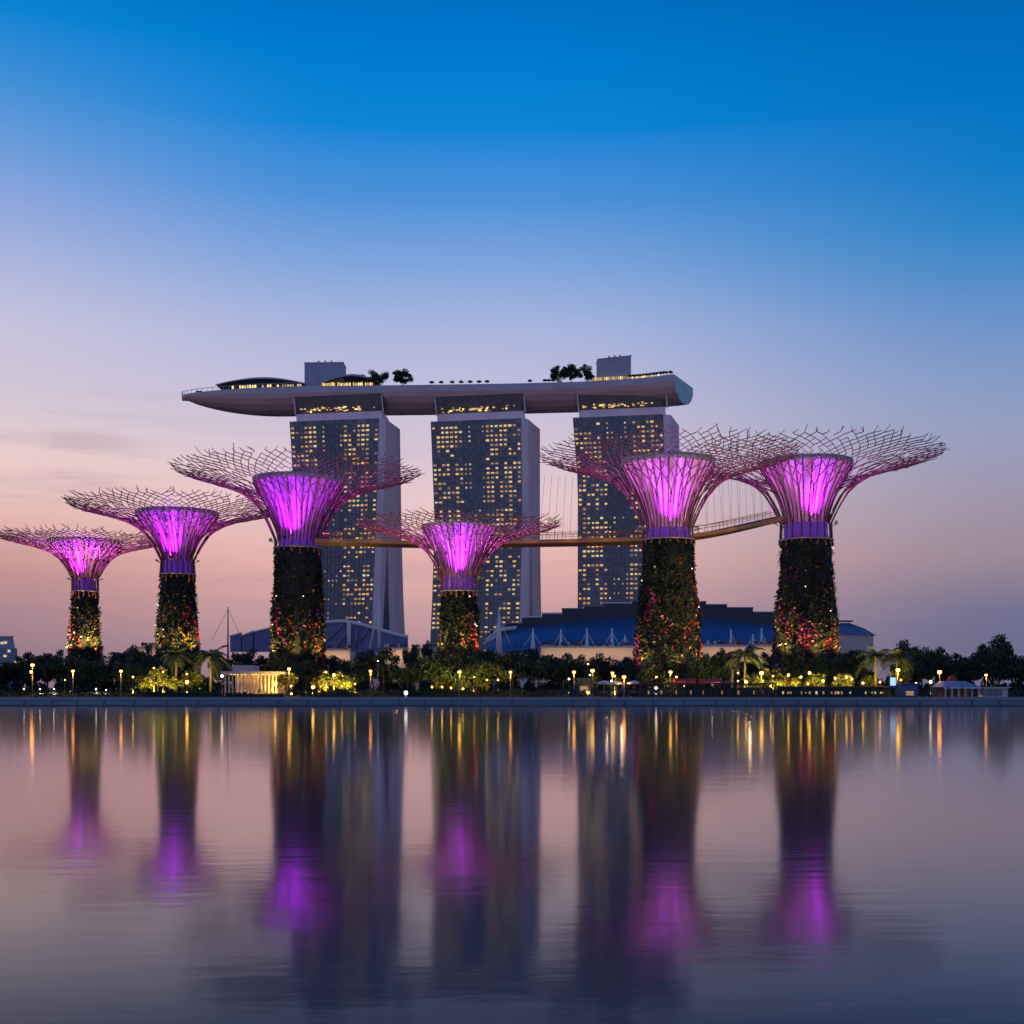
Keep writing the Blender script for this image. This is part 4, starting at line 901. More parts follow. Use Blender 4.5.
front_row = [
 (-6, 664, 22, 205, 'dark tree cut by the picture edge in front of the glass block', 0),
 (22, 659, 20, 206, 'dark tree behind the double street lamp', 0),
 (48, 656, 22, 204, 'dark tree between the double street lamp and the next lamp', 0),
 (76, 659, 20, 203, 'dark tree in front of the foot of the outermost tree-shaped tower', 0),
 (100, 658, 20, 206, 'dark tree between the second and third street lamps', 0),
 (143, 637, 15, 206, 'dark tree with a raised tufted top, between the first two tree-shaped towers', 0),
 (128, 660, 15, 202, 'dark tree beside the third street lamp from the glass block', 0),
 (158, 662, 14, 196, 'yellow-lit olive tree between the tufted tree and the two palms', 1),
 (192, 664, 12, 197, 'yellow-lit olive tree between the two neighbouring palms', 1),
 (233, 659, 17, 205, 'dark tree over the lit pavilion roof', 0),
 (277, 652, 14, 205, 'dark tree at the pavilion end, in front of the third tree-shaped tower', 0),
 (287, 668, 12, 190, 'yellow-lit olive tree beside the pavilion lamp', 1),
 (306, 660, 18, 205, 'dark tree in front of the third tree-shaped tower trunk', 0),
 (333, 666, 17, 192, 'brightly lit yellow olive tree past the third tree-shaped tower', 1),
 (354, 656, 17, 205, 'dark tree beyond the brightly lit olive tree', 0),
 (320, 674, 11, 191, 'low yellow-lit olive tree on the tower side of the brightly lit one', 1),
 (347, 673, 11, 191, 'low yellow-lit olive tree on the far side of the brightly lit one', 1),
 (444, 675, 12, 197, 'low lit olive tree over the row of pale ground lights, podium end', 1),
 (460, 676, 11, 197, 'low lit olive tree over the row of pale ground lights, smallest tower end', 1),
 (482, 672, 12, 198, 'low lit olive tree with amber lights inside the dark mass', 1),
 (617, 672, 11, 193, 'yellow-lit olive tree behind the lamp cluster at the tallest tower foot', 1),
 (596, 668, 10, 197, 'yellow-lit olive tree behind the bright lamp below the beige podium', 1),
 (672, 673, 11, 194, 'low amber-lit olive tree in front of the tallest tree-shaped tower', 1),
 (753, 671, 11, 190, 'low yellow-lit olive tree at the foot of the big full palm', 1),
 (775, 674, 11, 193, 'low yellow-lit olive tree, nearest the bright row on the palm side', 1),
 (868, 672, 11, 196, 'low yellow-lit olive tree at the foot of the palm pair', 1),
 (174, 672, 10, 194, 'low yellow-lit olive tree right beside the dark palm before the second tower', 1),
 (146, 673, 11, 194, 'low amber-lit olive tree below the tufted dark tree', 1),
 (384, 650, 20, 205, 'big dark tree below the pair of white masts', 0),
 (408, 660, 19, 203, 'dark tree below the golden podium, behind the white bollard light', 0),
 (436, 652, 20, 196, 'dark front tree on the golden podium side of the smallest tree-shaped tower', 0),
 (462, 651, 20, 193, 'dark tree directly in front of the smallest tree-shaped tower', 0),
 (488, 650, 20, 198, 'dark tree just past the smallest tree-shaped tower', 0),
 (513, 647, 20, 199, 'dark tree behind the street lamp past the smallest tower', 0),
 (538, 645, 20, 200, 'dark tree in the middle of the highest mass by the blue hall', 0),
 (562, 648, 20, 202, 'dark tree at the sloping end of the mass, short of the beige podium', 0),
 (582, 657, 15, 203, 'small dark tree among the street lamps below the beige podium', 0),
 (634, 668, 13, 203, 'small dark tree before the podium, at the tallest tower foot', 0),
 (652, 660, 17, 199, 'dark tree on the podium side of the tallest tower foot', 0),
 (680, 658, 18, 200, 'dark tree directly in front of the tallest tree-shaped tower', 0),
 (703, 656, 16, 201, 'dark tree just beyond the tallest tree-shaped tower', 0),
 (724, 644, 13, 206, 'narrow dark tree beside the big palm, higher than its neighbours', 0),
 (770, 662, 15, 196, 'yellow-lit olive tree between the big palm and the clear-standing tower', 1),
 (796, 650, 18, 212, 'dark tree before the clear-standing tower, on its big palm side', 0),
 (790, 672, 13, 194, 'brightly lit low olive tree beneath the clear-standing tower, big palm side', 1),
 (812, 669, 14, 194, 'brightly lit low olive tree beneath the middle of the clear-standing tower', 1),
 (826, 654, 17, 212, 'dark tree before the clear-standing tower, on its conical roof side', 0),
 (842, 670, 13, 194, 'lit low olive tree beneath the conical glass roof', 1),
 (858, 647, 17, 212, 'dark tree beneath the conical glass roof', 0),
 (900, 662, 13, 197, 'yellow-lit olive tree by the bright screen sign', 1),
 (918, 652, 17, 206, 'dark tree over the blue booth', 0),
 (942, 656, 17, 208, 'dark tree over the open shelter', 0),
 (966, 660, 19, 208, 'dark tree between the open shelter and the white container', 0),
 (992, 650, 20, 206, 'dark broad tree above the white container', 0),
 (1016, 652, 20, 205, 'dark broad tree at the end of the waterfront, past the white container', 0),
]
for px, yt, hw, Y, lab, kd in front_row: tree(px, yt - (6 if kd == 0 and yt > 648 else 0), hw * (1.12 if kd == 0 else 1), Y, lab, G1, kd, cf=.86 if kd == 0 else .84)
palm(121, 655, 15, 207, 'small palm beside the third street lamp, crown half hidden by dark trees', 0)
palm(176, 655, 20, 196, 'dark palm in front of the second tree-shaped tower', 1)
palm(211, 655, 24, 194, 'palm with a thick bare trunk beside the lit pavilion', 0)
palm(745, 655, 25, 192, 'big full palm between the two pale pink tree-shaped towers', 1)
palm(732, 662, 13, 197, 'small palm tucked against the big full palm', 0)
palm(876, 655, 22, 194, 'palm beside the bright screen sign, taller and fuller of a pair', 0)
palm(897, 657, 20, 192, 'palm with gold-lit drooping fronds behind the bright screen sign', 1)

# rounded shrubs that close the view under the crowns
def shrub_mesh(seed):
    rr = random.Random(seed); q = MB()
    for i in range(900):
        d = Vector((rr.gauss(0, 1), rr.gauss(0, 1), abs(rr.gauss(0, 1)))).normalized(); rad = (rr.random() ** .3) * (.85 + .2 * math.sin(d.x * 5 + seed) * math.cos(d.y * 6))
        q.leaf((d.x * rad, d.y * rad, d.z * rad), .13 * rr.uniform(.6, 1.3), 1 if rr.random() < .3 else 0)
    return q.mesh('foliage', [M['leaf_dark'], M['leaf_mid']])
SHR = [shrub_mesh(300 + i) for i in range(3)]
q = MB()
for i in range(5): q.tube([(0, 0, 0), (.25 * math.cos(i * 1.26), .25 * math.sin(i * 1.26), .55)], [.05, .02], 5)
SST = q.mesh('stem', M['bark'])
SEG = [(70, 'rounded dark shrub under the trees on the glass block side of the outermost tree-shaped tower'), (180, 'rounded dark shrub under the trees between the first and second tree-shaped towers'), (290, 'rounded dark shrub under the trees behind the lit pavilion'),
       (450, 'rounded dark shrub under the trees between the third and smallest tree-shaped towers'), (575, 'rounded dark shrub in the shade of the high dark mass past the smallest tower'), (690, 'rounded dark shrub below the beige podium and tallest tree-shaped tower'),
       (850, 'rounded dark shrub under the golden lit trees of the clear-standing tower'), (2000, 'rounded dark shrub under the trees behind booth, shelter and container')]
for i in range(74):
    px = -30 + i * 14.7 + R.uniform(-4, 4); Y = R.uniform(208, 234); lab = next(l for x, l in SEG if px < x)
    o = empty('shrub', ((px - 512) * Y / F, Y, GZ), lab, 'shrub', 'rounded shrubs under the waterfront trees', R.uniform(0, 6.28))
    r = R.uniform(1.7, 2.6); f_ = link_mesh('foliage', SHR[i % 3], o); f_.scale = (r, r, R.uniform(2.6, 4.6)); t_ = link_mesh('stem', SST, o); t_.scale = (r, r, 2)

# ------------------------------------------------------------------ hedges and low planting on the quay
def hedge(x0, x1, Y, h, d, label, seed, m=None):
    a, c = (x0 - 512) * Y / F, (x1 - 512) * Y / F; o = empty('hedge', ((a + c) / 2, Y, GZ), label, 'hedge', 'hedges along the quay'); rr = random.Random(seed)
    q = MB(); n = int((c - a) * d * 34)
    for i in range(n):
        x = rr.uniform(a, c) - (a + c) / 2; hh = h * (.72 + .28 * math.sin(x * 1.1 + seed) * math.sin(x * .37 + 2))
        q.leaf((x, rr.uniform(-d / 2, d / 2), hh * (rr.random() ** .6)), rr.uniform(.14, .30), 1 if rr.random() < .25 else 0)
    q.build('foliage', m or [M['leaf_dark'], M['leaf_mid']], o)
    q = MB(); q.hexa([((a - c) / 2, -d * .35, -.05), ((c - a) / 2, -d * .35, -.05), ((c - a) / 2, d * .35, -.05), ((a - c) / 2, d * .35, -.05)], [((a - c) / 2, -d * .2, h * .55), ((c - a) / 2, -d * .2, h * .55), ((c - a) / 2, d * .2, h * .55), ((a - c) / 2, d * .2, h * .55)])
    q.build('branches', M['core'], o)
hedge(-60, 60, 184, 1.0, 1.6, 'low dark hedge along the quay below the double street lamp', 1)
hedge(62, 132, 184, .9, 1.6, 'low dark hedge along the quay in front of the outermost tree-shaped tower', 2)
hedge(134, 222, 183, 1.2, 1.6, 'dark hedge along the quay in front of the two neighbouring palms', 3)
hedge(226, 284, 181, .8, 1.2, 'low dark hedge in front of the lit pavilion', 4)
hedge(318, 400, 184, 1.2, 1.6, 'dark hedge along the quay below the brightly lit olive tree', 5)
hedge(412, 560, 184, 1.3, 1.8, 'longest dark hedge along the quay, below the smallest tree-shaped tower', 6)
hedge(735, 890, 186, 1.6, 1.4, 'tall clipped dark hedge behind the niche wall under the golden lit trees', 7)
hedge(1010, 1080, 184, 1.2, 1.6, 'dark hedge along the quay past the white container', 8)
# understorey
q = MB(); rr = random.Random(77)
for i in range(9000):
    Y = rr.uniform(186, 222); px = rr.uniform(-40, 1064); x = (px - 512) * Y / F
    q.leaf((x, Y, GZ + rr.random() ** 1.5 * rr.uniform(.3, 1.8)), rr.uniform(.2, .5), 1 if rr.random() < .3 else 0)
tag(q.build('undergrowth', [M['leaf_dark'], M['leaf_mid']]), kind='stuff')

# ------------------------------------------------------------------ street lamps and garden lights
LAMP = {}
for nm, c, s in (('orange', (1.0, .36, .06), 11), ('yellow', (1.0, .50, .06), 11), ('white', (1.0, .80, .55), 7.0), ('cool', (.62, .80, 1.0), 3)):
    LAMP[nm] = (mat('lamp globe ' + nm, (.8, .7, .5), .3, emit=c, estr=s), c)
def lamp_head(o, z, kind, r, energy, front=.0, up=False):
    m, c = LAMP[kind]
    q = MB(); q.ball((0, 0, 0), r, 10); q.build('lamp_globe', m, o, (0, -front, z))
    if energy:                                                        # shaded fittings: street lamps throw down, garden lamps up into the leaves
        ld = bpy.data.lights.new('lamp_light', 'SPOT'); lo = bpy.data.objects.new('lamp_light', ld); col.objects.link(lo); lo.parent = o
        ld.energy = energy; ld.color = (c[0], min(1, c[1] * 1.35), c[2] * 1.5); ld.shadow_soft_size = .12; ld.spot_blend = .6
        ld.spot_size = math.radians(150 if up else 136); lo.location = (0, -front, .35 if up else z - r - .12)
        lo.rotation_euler = Vector((0, .38, 1) if up else (0, .30, -1)).to_track_quat('-Z', 'Y').to_euler()
def street_lamp(px, py, Y, label, kind='orange', r=.22, energy=700, extra=None, armed=False):
    z = CZ + (HY - py) * Y / F - GZ
    o = empty('street_lamp', ((px - 512) * Y / F, Y, GZ), label, 'street lamp', 'street lamps along the promenade')
    q = MB(); q.tube([(0, 0, 0), (0, 0, .5), (0, 0, z - r)], [.13, .09, .06], 7); q.lathe([(.2, 0), (.2, .18), (.1, .3)], 8, capt=True); q.build('pole', M['pole'], o)
    q = MB(); q.lathe([(r * 1.25, r * .55), (r * .8, r * 1.1), (.03, r * 1.35)], 10, capb=True); q.build('lamp_cap', M['pole'], o, (0, 0, z))
    lamp_head(o, z, kind, r, energy)
    if extra:
        z2 = CZ + (HY - extra) * Y / F - GZ; q = MB(); q.tube([(0, -.05, z2 + .1), (0, -.45, z2 + .3)], .05, 5); q.build('bracket', M['pole'], o); lamp_head(o, z2, kind, r * .8, energy * .5, .5)
    return o
def garden_light(px, py, Y, label, kind='yellow', r=.18, energy=450):
    r *= .85
    z = CZ + (HY - py) * Y / F - GZ
    o = empty('garden_light', ((px - 512) * Y / F, Y, GZ), label, 'garden light', 'garden lights among the trees')
    q = MB(); q.tube([(0, 0, 0), (0, 0, max(.15, z - r))], [.06, .045], 6); q.lathe([(.12, 0), (.12, .1), (.06, .16)], 8, capt=True); q.build('post', M['pole'], o)
    lamp_head(o, max(.3, z), kind, r, energy * 8.0, up=True); return o
street_lamp(32.5, 665, 181, 'street lamp with two stacked orange globes, first from the glass block', 'orange', .26, 500, 672)
street_lamp(73, 671, 181, 'orange street lamp before the foot of the outermost tree-shaped tower', 'orange', .22)
street_lamp(121, 671, 182, 'orange street lamp beside the small half-hidden palm', 'orange', .22)
street_lamp(289, 669, 180, 'yellow street lamp between the pavilion and the third tree-shaped tower', 'yellow', .24)
street_lamp(370.5, 671, 181, 'orange street lamp standing alone below the pair of white masts', 'orange', .21)
street_lamp(459.5, 672, 179, 'yellowish street lamp directly below the smallest tree-shaped tower', 'yellow', .24)
street_lamp(510.5, 672, 180, 'orange street lamp before the dark mass past the smallest tower', 'orange', .21)
street_lamp(574, 672, 181, 'orange street lamp where the dark mass gives way to the beige podium', 'orange', .25)
street_lamp(592.5, 670.5, 184, 'bright yellow street lamp below the beige podium, in front of a grey kiosk roof', 'yellow', .28, 300)
street_lamp(612.5, 673, 184, 'upper yellow street lamp of the lamp cluster at the tallest tower foot', 'yellow', .22)
street_lamp(624, 677, 181, 'brightest orange street lamp of the lamp cluster at the tallest tower foot', 'orange', .28, 900)
street_lamp(670.5, 672, 181, 'yellow street lamp in front of the tallest tree-shaped tower', 'yellow', .24)
street_lamp(761.5, 673, 182, 'bright wide yellow street lamp between the big palm and the clear-standing tower', 'yellow', .30, 1300)
street_lamp(898, 670, 181, 'yellow street lamp right above the bright screen sign', 'yellow', .30, 1300)
street_lamp(939.5, 672, 181, 'big orange street lamp beside the open shelter', 'orange', .32, 300)
street_lamp(986, 675, 182, 'pale orange street lamp over the white container', 'orange', .2, 500)
gl = [
 (187, 682, 185, 'yellow light glowing low between the two neighbouring palms', 'yellow', .30, 1300), (187, 674, 190, 'small yellow light above a larger glowing one, between two palms', 'yellow', .14, 600),
 (222, 676, 186, 'white light at the corner of the lit pavilion', 'white', .26, 20), (154, 668, 191, 'amber light in the olive tree beside the tufted tree', 'yellow', .13, 900),
 (163, 672, 190, 'tiny amber light in the olive tree beside the palms', 'yellow', .12, 700), (133, 677, 188, 'amber light beneath the tufted dark tree', 'yellow', .16, 600),
 (275, 684, 184, 'bright yellow light at the end of the lit pavilion', 'yellow', .22, 500), (291, 686, 186, 'reddish light in front of the third tree-shaped tower', 'orange', .16, 400),
 (334, 675, 187, 'brightest yellow light inside the lit olive tree', 'yellow', .26, 1700), (326, 672, 188, 'small yellow light in the lit olive tree, on the tower side', 'yellow', .14, 900),
 (313, 687, 184, 'warm white light at ground height before the third tree-shaped tower', 'yellow', .26, 900), (378, 661, 190, 'tiny white light high in the big dark tree', 'white', .10, 80),
 (342, 686, 186, 'warm light at ground height under the lit olive tree', 'yellow', .14, 800), (355, 684, 187, 'warm ground light past the lit olive tree', 'yellow', .12, 500),
 (432, 687, 189, 'pale yellow ground light at the podium end of the trunk row', 'yellow', .16, 260), (442, 687, 190, 'pale yellow ground light in the middle of the trunk row', 'yellow', .16, 300), (451, 688, 190, 'pale yellow ground light at the smallest tower end of the trunk row', 'yellow', .15, 260),
 (463, 689, 188, 'warm ground light just past the trunk row', 'yellow', .18, 240), (474, 677, 192, 'amber light inside the dark tree past the smallest tower', 'yellow', .14, 350), (487, 680, 192, 'amber light further inside the dark mass', 'yellow', .13, 280), (498, 680, 192, 'amber light in the dark mass, nearest the next street lamp', 'yellow', .15, 280),
 (569, 679, 186, 'white light below the orange street lamp at the mass end', 'white', .17, 15), (588, 664, 196, 'small warm light high in the shrubs by the beige podium', 'yellow', .15, 300), (590, 675, 188, 'small light just below the bright yellow street lamp', 'white', .14, 15),
 (614.5, 676, 187, 'middle warm light of the lamp cluster', 'yellow', .16, 500), (611.5, 681, 186, 'lowest pale light of the lamp cluster', 'white', .17, 15),
 (656.5, 677, 190, 'amber light under the dark tree on the podium side of the tallest tower', 'yellow', .14, 600), (676.5, 677, 187, 'orange light beside the yellow lamp before the tallest tower', 'orange', .16, 500), (656, 688, 182, 'pale lit box light at ground height near the tallest tower', 'white', .22, 15),
 (712, 684, 186, 'pale light near the dark booth beyond the tallest tower', 'white', .14, 15), (738, 673, 190, 'yellow light on the tall tower side of the big palm', 'yellow', .14, 700), (746, 682, 184, 'bright yellow light at the foot of the big palm', 'yellow', .26, 1300), (738, 681, 187, 'small yellow light beside the big palm foot', 'yellow', .13, 400),
 (773, 676, 189, 'yellow light in the olive tree between palm and tower', 'yellow', .15, 1100), (771, 686, 186, 'yellow ground light under the olive tree between palm and tower', 'yellow', .20, 800),
 (788.5, 675, 188, 'yellow light, first of the bright row beneath the clear-standing tower', 'yellow', .22, 1300), (801, 677, 188, 'amber light, second of the bright row beneath the clear-standing tower', 'yellow', .17, 1100), (809.5, 673, 188, 'highest yellow light of the bright row beneath the clear-standing tower', 'yellow', .24, 1500),
 (808, 684, 186, 'lower yellow light of the bright row, under the highest one', 'yellow', .16, 700), (823, 681, 186, 'bright warm light low in the row beneath the clear-standing tower', 'yellow', .24, 900), (835, 678, 188, 'amber light past the clear-standing tower trunk', 'yellow', .16, 800),
 (846.5, 677, 188, 'slender amber light beneath the conical glass roof', 'yellow', .19, 1100), (852, 679, 187, 'warm white light beneath the conical glass roof', 'orange', .17, 700), (863, 683, 187, 'yellow light on the tower side of the palm pair', 'yellow', .18, 900), (880, 682, 188, 'yellow light at the foot of the taller palm', 'yellow', .15, 1000),
 (901, 680, 184, 'orange light beside the bright screen sign', 'orange', .15, 500), (916, 683.5, 178, 'white light on the roof edge of the blue booth', 'white', .19, 15), (930.5, 682, 178, 'bright white light between the blue booth and the open shelter', 'white', .24, 25),
 (54, 689, 183, 'small white light in the hedge by the second street lamp', 'white', .11, 60), (40, 689, 183, 'small white light in the hedge by the double street lamp', 'white', .12, 60), (24, 689, 184, 'small white light in the hedge, nearest the glass block', 'white', .12, 60), (96, 689, 183, 'small white light in the hedge past the second street lamp', 'white', .13, 60), (106, 690, 183, 'small white light in the hedge short of the third street lamp', 'white', .11, 60), (65, 680, 187, 'slender orange light under the trees before the outermost tower', 'orange', .12, 300),
]
for px, py, Y, lab, kd, r, e in gl: garden_light(px, py, Y, lab, kd, r, e)
b0 = at(406, 700, BANK + 1); o = empty('bollard_light', (b0.x, BANK + .8, 1.215), 'short white glowing bollard light standing alone on the sea wall', 'bollard light')
q = MB(); q.lathe([(.16, 0), (.16, .35), (.12, .4)], 10, capt=True); q.build('post', M['white_panel'], o)
q = MB(); q.lathe([(.22, .41), (.26, .6), (.22, .85), (.03, .95)], 12, capb=True); q.build('lamp_globe', mat('bollard globe', (.8, .8, .75), .3, emit=(1, .95, .85), estr=3.0), o)

# ------------------------------------------------------------------ pavilion, kiosks, shelter, niche wall
def pavilion():
    Y = 186.0; a, c = at(226, 690, Y), at(277, 690, Y); cx = (a.x + c.x) / 2; W = c.x - a.x
    o = empty('pavilion', (cx, Y, GZ), 'flat-roofed pavilion glowing warm through its columns, beside the thick-trunked palm', 'pavilion')
    H = at(0, 674, Y).z - GZ
    q = MB(); q.box((0, 3, H + .2), (W + 1.2, 8, .4)); q.build('roof', M['pinkwall'], o)
    q = MB(); q.box((-W * .22, 4, H + .9), (W * .42, 4.5, 1.0)); q.build('roof_lantern', M['pinkwall'], o)
    q = MB(); q.box((0, 6.4, H / 2), (W, .3, H)); q.build('back_wall', M['beige'], o)
    q = MB(); q.box((0, 3, .05), (W + 1, 7.6, .12)); q.build('floor', M['paving'], o)
    for i in range(15):
        q = MB(); x = -W / 2 + W * i / 14; q.box((x, -.5, H / 2), (.18, .18, H)); q.build('column', M['beige'], o)
    for i in range(5):
        x = -W / 2 + W * (i + .5) / 5
        q = MB(); q.box((x, 2.2, H - .06), (1.0, .7, .1)); f_ = q.build('ceiling_lamp', M['warm_glow'], o)
        ld = bpy.data.lights.new('pavilion_lamp', 'SPOT'); lo = bpy.data.objects.new('pavilion_lamp', ld); col.objects.link(lo); lo.parent = f_
        ld.spot_size = math.radians(138); ld.spot_blend = .5; ld.energy = 560; ld.color = (1, .56, .18); ld.shadow_soft_size = .3; lo.location = (x, 2.2, H - .5)
    for i in range(7):
        q = MB(); x = -W / 2 + W * (i + .5) / 7; q.box((x, 1.2, .75), (.9, .9, .06)); q.tube([(x, 1.2, .1), (x, 1.2, .74)], .06, 6); q.build('table', M['timber'], o)
pavilion()
def booth(x0, x1, yt, yb, Y, label, m, name='booth', roof=None, win=None, glow=0):
    a, c = at(x0, yb, Y), at(x1, yb, Y); cx = (a.x + c.x) / 2; W = c.x - a.x; H = at(0, yt, Y).z - GZ
    o = empty(name, (cx, Y, GZ), label, name.replace('_', ' '))
    q = MB(); q.box((0, 1.2, H / 2), (W, 2.4, H)); q.build('wall', m, o)
    q = MB(); q.box((0, 1.1, H + .07), (W + .4, 3.0, .14)); q.build('roof', roof or m, o)
    for s0, s1, z0, z1, wm in (win or []):
        q = MB(); q.box((W * ((s0 + s1) / 2 - .5), -.03, H * (z0 + z1) / 2), (W * (s1 - s0), .1, H * (z1 - z0))); f_ = q.build('window', wm, o)
        q = MB(); ww, hh = W * (s1 - s0), H * (z1 - z0); xx, zz_ = W * ((s0 + s1) / 2 - .5), H * (z0 + z1) / 2
        for dx, dz, sx, sz in ((0, hh / 2, ww + .12, .07), (0, -hh / 2, ww + .12, .07), (ww / 2, 0, .07, hh - .06), (-ww / 2, 0, .07, hh - .06)): q.box((xx + dx, -.06, zz_ + dz), (sx, .16, sz))
        q.build('window_frame', M['steel_grey'], f_)
    return o
booth(901, 918, 684, 699, 177, 'blue booth with a pale counter window, beside the bright screen sign', M['blue_booth'], win=[(.25, .75, .12, .48, WIN[3])])
booth(984, 1008, 688, 699, 178, 'long white container with blue panels and a red lit end', M['white_panel'], 'container', win=[(.06, .26, .15, .85, M['slate_glass']), (.30, .50, .15, .85, M['slate_glass']), (.54, .74, .15, .85, M['slate_glass'])])
booth(577, 591, 679, 691, 196, 'grey kiosk with a flat roof below the beige podium lamps', M['flank_dark'], 'kiosk', win=[(.2, .8, .3, .6, WIN[3])])
def red_kiosk(px, label):
    Y = 188; b0 = at(px, 690, Y); o = empty('food_stall', (b0.x, Y, GZ), label, 'food stall', 'red lit food stalls')
    q = MB(); q.box((0, 1, .55), (2.6, 1.6, 1.1)); q.build('counter', M['timber'], o)
    q = MB(); q.hexa([(-1.6, -.5, 2.2), (1.6, -.5, 2.2), (1.6, 2.2, 2.5), (-1.6, 2.2, 2.5)], [(-1.6, -.5, 2.28), (1.6, -.5, 2.28), (1.6, 2.2, 2.9), (-1.6, 2.2, 2.9)]); q.build('awning', M['red_cloth'], o)
    for s in (-1.5, 1.5):
        q = MB(); q.tube([(s, -.3, 0), (s, -.3, 2.2)], .05, 5); q.build('post', M['pole'], o)
    ld = bpy.data.lights.new('stall_lamp', 'SPOT'); lo = bpy.data.objects.new('stall_lamp', ld); col.objects.link(lo); lo.parent = o; ld.spot_size = math.radians(140); ld.energy = 300; ld.color = (1, .32, .12); ld.shadow_soft_size = .15; lo.location = (0, -.2, 1.95)
red_kiosk(685, 'red-lit food stall directly in front of the tallest tree-shaped tower')
red_kiosk(711, 'red-lit food stall just beyond the tallest tree-shaped tower')
# bright screen sign
Y = 178; b0 = at(893, 690, Y); o = empty('screen_sign', (b0.x, Y, GZ), 'upright sign with a bright blue white screen, beside the blue booth', 'screen sign')
H0, H1 = at(0, 688, Y).z - GZ, at(0, 677, Y).z - GZ
q = MB(); q.box((0, .15, (H0 + H1) / 2), (m_(7, Y), .25, H1 - H0)); q.build('housing', M['blue_booth'], o)
q = MB(); q.box((0, 0, (H0 + H1) / 2 + .15), (m_(5.4, Y), .06, (H1 - H0) * .72)); q.build('screen', mat('cool screen', (.3, .4, .5), .3, emit=(.42, .66, 1.0), estr=1.1), o)
for s in (-.35, .35):
    q = MB(); q.tube([(s, .15, 0), (s, .15, H0)], .06, 6); q.build('leg', M['pole'], o)
# open shelter with a shallow hipped roof
Y = 178; a, c = at(943, 690, Y), at(980, 690, Y); cx, W = (a.x + c.x) / 2, c.x - a.x; H = at(0, 687, Y).z - GZ; HT = at(0, 681, Y).z - GZ
o = empty('shelter', (cx, Y, GZ), 'open shelter with a pale hipped roof, small cupola and white columns', 'shelter')
q = MB(); q.hexa([(-W / 2, -.4, H), (W / 2, -.4, H), (W / 2, 5, H), (-W / 2, 5, H)], [(-W * .40, 1.4, HT), (W * .2, 1.4, HT), (W * .2, 3.4, HT), (-W * .40, 3.4, HT)]); q.build('roof', M['plantbox'], o)
q = MB(); q.box((0, -.45, H - .12), (W, .12, .24)); q.build('fascia', M['white_panel'], o)
q = MB(); q.lathe([(.75, 0), (.7, .35), (.35, .75), (.03, .9)], 10, (-W * .1, 2.4, HT)); q.build('cupola', M['red_cloth'], o)
for i in range(6):
    q = MB(); q.box((-W / 2 + .3 + (W - .6) * i / 5, -.2, H / 2 - .12), (.16, .16, H - .24)); q.build('column', M['white_panel'], o)
q = MB(); q.box((0, 4.6, H / 2), (W, .2, H)); q.build('back_wall', M['timber'], o)
for i in range(3):
    ld = bpy.data.lights.new('shelter_lamp', 'SPOT'); lo = bpy.data.objects.new('shelter_lamp', ld); col.objects.link(lo); lo.parent = o; ld.spot_size = math.radians(138); ld.energy = 60; ld.color = (1, .62, .36); ld.shadow_soft_size = .2; lo.location = (-W / 2 + W * (i + .5) / 3, 2.2, H - .4)
# niche wall under the golden lit trees
Y = 181.5; a, c = at(778, 690, Y), at(889, 690, Y); cx, W = (a.x + c.x) / 2, c.x - a.x
o = empty('niche_wall', (cx, Y, GZ), 'low dark wall with a row of small warm lit niches, under the golden lit trees', 'wall')
q = MB(); q.box((0, .4, .75), (W, .5, 1.5)); q.build('wall', M['core'], o)
q = MB(); q.box((0, .4, 1.56), (W + .2, .7, .12)); q.build('coping', M['timber'], o)
rr = random.Random(3)
for i in range(30):
    if rr.random() < .45: continue
    q = MB(); q.box((-W / 2 + W * (i + .5 + rr.uniform(-.35, .35)) / 30, .13, .62), (rr.uniform(.15, .30), .06, rr.uniform(.2, .5))); q.build('lit_niche', WIN[rr.choice((2, 3, 3, 3))], o)
# dark pergola and railing along the quay before the tallest tower
Y = 179.0; a, c = at(640, 690, Y), at(776, 690, Y); cx, W = (a.x + c.x) / 2, c.x - a.x
o = empty('pergola', (cx, Y, GZ), 'long low dark pergola on posts along the quay before the tallest tree-shaped tower', 'pergola')
q = MB(); q.box((0, 0, 1.95), (W, .16, .16)); q.box((0, 2.4, 1.95), (W, .16, .16))
for i in range(60): q.box((-W / 2 + W * (i + .5) / 60, 1.2, 2.08), (.07, 3.0, .10))
q.build('roof_beams', M['dark'], o)
for i in range(22):
    for y in (0, 2.4):
        q = MB(); q.box((-W / 2 + .1 + (W - .2) * i / 21, y, .94), (.13, .13, 1.86)); q.build('post', M['dark'], o)
q = MB(); q.box((0, 3.2, .7), (W, .3, 1.4)); q.build('back_wall', M['dark'], o)
for i in range(9):
    q = MB(); q.box((-W / 2 + W * (i + .5 + rr.uniform(-.3, .3)) / 9, 3.0, .7), (.22, .06, .6)); q.build('wall_light', WIN[rr.choice((0, 3, 3))], o)
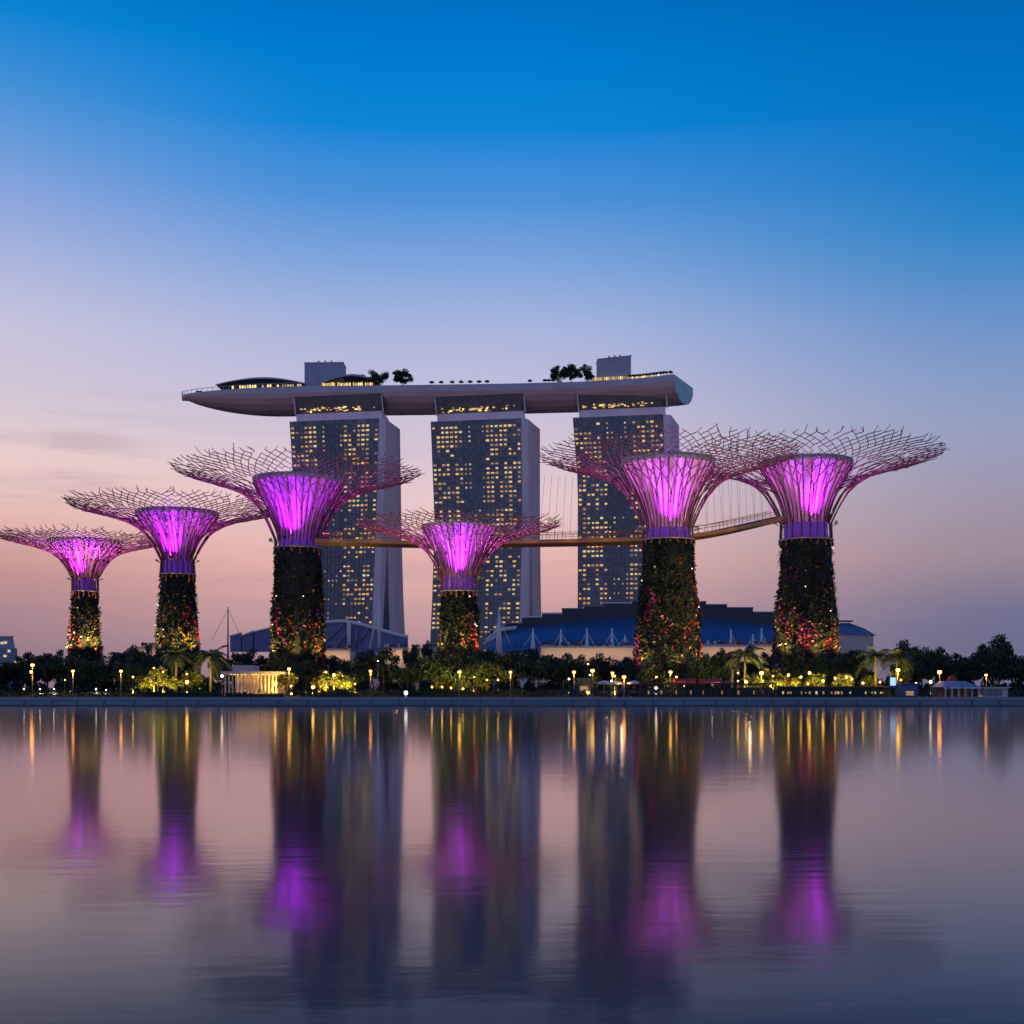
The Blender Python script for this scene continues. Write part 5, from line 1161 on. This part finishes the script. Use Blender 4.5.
# timber tables with seats on the open quay
def terrace_table(px, Y, label):
    b0 = at(px, 690, Y); o = empty('terrace_table', (b0.x, Y, GZ), label, 'table', 'terrace tables on the quay')
    q = MB(); q.lathe([(.55, .72), (.55, .77)], 14, capb=True, capt=True); q.build('table_top', M['white_panel'], o)
    q = MB(); q.tube([(0, 0, 0), (0, 0, .72)], .05, 6); q.build('leg', M['pole'], o)
    q = MB(); q.tube([(0, 0, .77), (0, 0, 2.2)], .03, 5); q.lathe([(1.2, 1.95), (.7, 2.3), (.03, 2.5)], 10, capb=True); q.build('sunshade', M['white_panel'], o)
for px, Yv, lab in ((604, 182, 'white shaded terrace table in the middle of the quay lamps, nearest the kiosk'), (616, 183, 'white shaded terrace table at the lamp cluster'), (634, 182, 'white shaded terrace table at the tallest tower foot, short of the pergola')): terrace_table(px, Yv, lab)

# ------------------------------------------------------------------ people on the quay
def person_mesh(seed, stride):
    rr = random.Random(seed); h = 1.72
    V = {'pelvis': (0, 0, .93), 'belly': (0, 0, 1.10), 'chest': (0, .01, 1.30), 'neck': (0, 0, 1.48), 'head0': (0, -.01, 1.56), 'head1': (0, -.02, 1.66), 'head2': (0, -.01, 1.73)}
    rad = {'pelvis': (.15, .11), 'belly': (.135, .10), 'chest': (.165, .11), 'neck': (.055, .055), 'head0': (.07, .08), 'head1': (.08, .095), 'head2': (.055, .065)}
    E = [('pelvis', 'belly'), ('belly', 'chest'), ('chest', 'neck'), ('neck', 'head0'), ('head0', 'head1'), ('head1', 'head2')]
    for s, n_ in ((-1, 'l'), (1, 'r')):
        f = stride * s
        V.update({'hip' + n_: (s * .09, 0, .86), 'knee' + n_: (s * .10, -.02 - f * .12, .49), 'ankle' + n_: (s * .10, .03 - f * .22, .08), 'toe' + n_: (s * .12, -.12 - f * .22, .035),
                  'sho' + n_: (s * .19, 0, 1.40), 'elb' + n_: (s * .25, .03 + f * .05, 1.12), 'wri' + n_: (s * .24, -.06 + f * .10, .88), 'hand' + n_: (s * .235, -.09 + f * .11, .79)})
        rad.update({'hip' + n_: (.095, .095), 'knee' + n_: (.062, .062), 'ankle' + n_: (.042, .042), 'toe' + n_: (.035, .03), 'sho' + n_: (.065, .065), 'elb' + n_: (.045, .045), 'wri' + n_: (.032, .032), 'hand' + n_: (.03, .02)})
        E += [('pelvis', 'hip' + n_), ('hip' + n_, 'knee' + n_), ('knee' + n_, 'ankle' + n_), ('ankle' + n_, 'toe' + n_), ('chest', 'sho' + n_), ('sho' + n_, 'elb' + n_), ('elb' + n_, 'wri' + n_), ('wri' + n_, 'hand' + n_)]
    ks = list(V); me = bpy.data.meshes.new('person'); me.from_pydata([V[k_] for k_ in ks], [(ks.index(a), ks.index(c)) for a, c in E], [])
    ob = bpy.data.objects.new('person', me); col.objects.link(ob)
    md = ob.modifiers.new('skin', 'SKIN'); ob.modifiers.new('sub', 'SUBSURF').levels = 1
    for i, k_ in enumerate(ks): me.skin_vertices[0].data[i].radius = rad[k_]; me.skin_vertices[0].data[i].use_root = (k_ == 'pelvis')
    dg = bpy.context.evaluated_depsgraph_get(); out = bpy.data.meshes.new_from_object(ob.evaluated_get(dg)); bpy.data.objects.remove(ob)
    for m in (M['skin'], M['cloth'], M['blue_booth'] if seed % 2 else M['red_cloth']): out.materials.append(m)
    for p_ in out.polygons:
        z = p_.center.z; p_.use_smooth = True
        p_.material_index = 0 if z > 1.47 or (abs(p_.center.x) > .2 and z < .93 and z > .7) else (1 if z < .98 else (2 if seed % 3 == 0 else 1))
    return out
def add_person(px, Y, label, me, rz):
    o = link_mesh('person', me, None, ((px - 512) * Y / F, Y, GZ)); o.rotation_euler = (0, 0, rz); tag(o, label, 'person', 'people on the quay')
    q = MB(); q.lathe([(.088, -.02), (.10, .05), (.085, .11), (.03, .145)], 10, capt=True); h = q.build('hair', M['hair'], o, (0, .012, 1.63))
try:
    PM = [person_mesh(1, 0.0), person_mesh(2, .8), person_mesh(3, .4)]
    for i, (px, Y, lab, rz) in enumerate([(563, 174, 'person in dark clothes standing near the mass end, first of three by the wall', .4), (571, 172.8, 'person in dark clothes standing beside another at the sea wall edge', 2.6), (574.5, 172.9, 'person in dark trousers facing the companion at the sea wall edge', -2.0),
          (597, 176, 'person in dark clothes standing alone below the grey kiosk', .2), (609, 177, 'person walking below the lamp cluster', 1.4), (622, 176.5, 'person in dark clothes standing under the brightest orange lamp', 0), (629, 177, 'person standing beside the shaded table at the tower foot', 2.9), (653, 176, 'person walking past the start of the pergola', -1.5), (948, 175.5, 'person standing by the first white column of the shelter', .3), (962, 176, 'person walking in front of the shelter', 1.5)]):
        add_person(px, Y, lab, PM[i % 3], rz)
except Exception as e:
    print('people failed', e)
# a railing along the quay between the trunk row and the white container
rl = empty('quay_railing', (0, BANK + 3, GZ), 'thin dark railing along the quay edge in front of the park', 'railing')
q = MB(); xa, xb = (540 - 512) * 173 / F, (1040 - 512) * 173 / F
q.tube([(xa, 0, 1.0), (xb, 0, 1.0)], .035, 5); q.tube([(xa, 0, .55), (xb, 0, .55)], .02, 4); q.build('rail', M['pole'], rl)
n = int((xb - xa) / 1.6)
q = MB()
for i in range(n + 1): x = xa + (xb - xa) * i / n; q.tube([(x, 0, 0), (x, 0, 1.02)], .03, 5)
q.build('posts', M['pole'], rl)['kind'] = 'stuff'
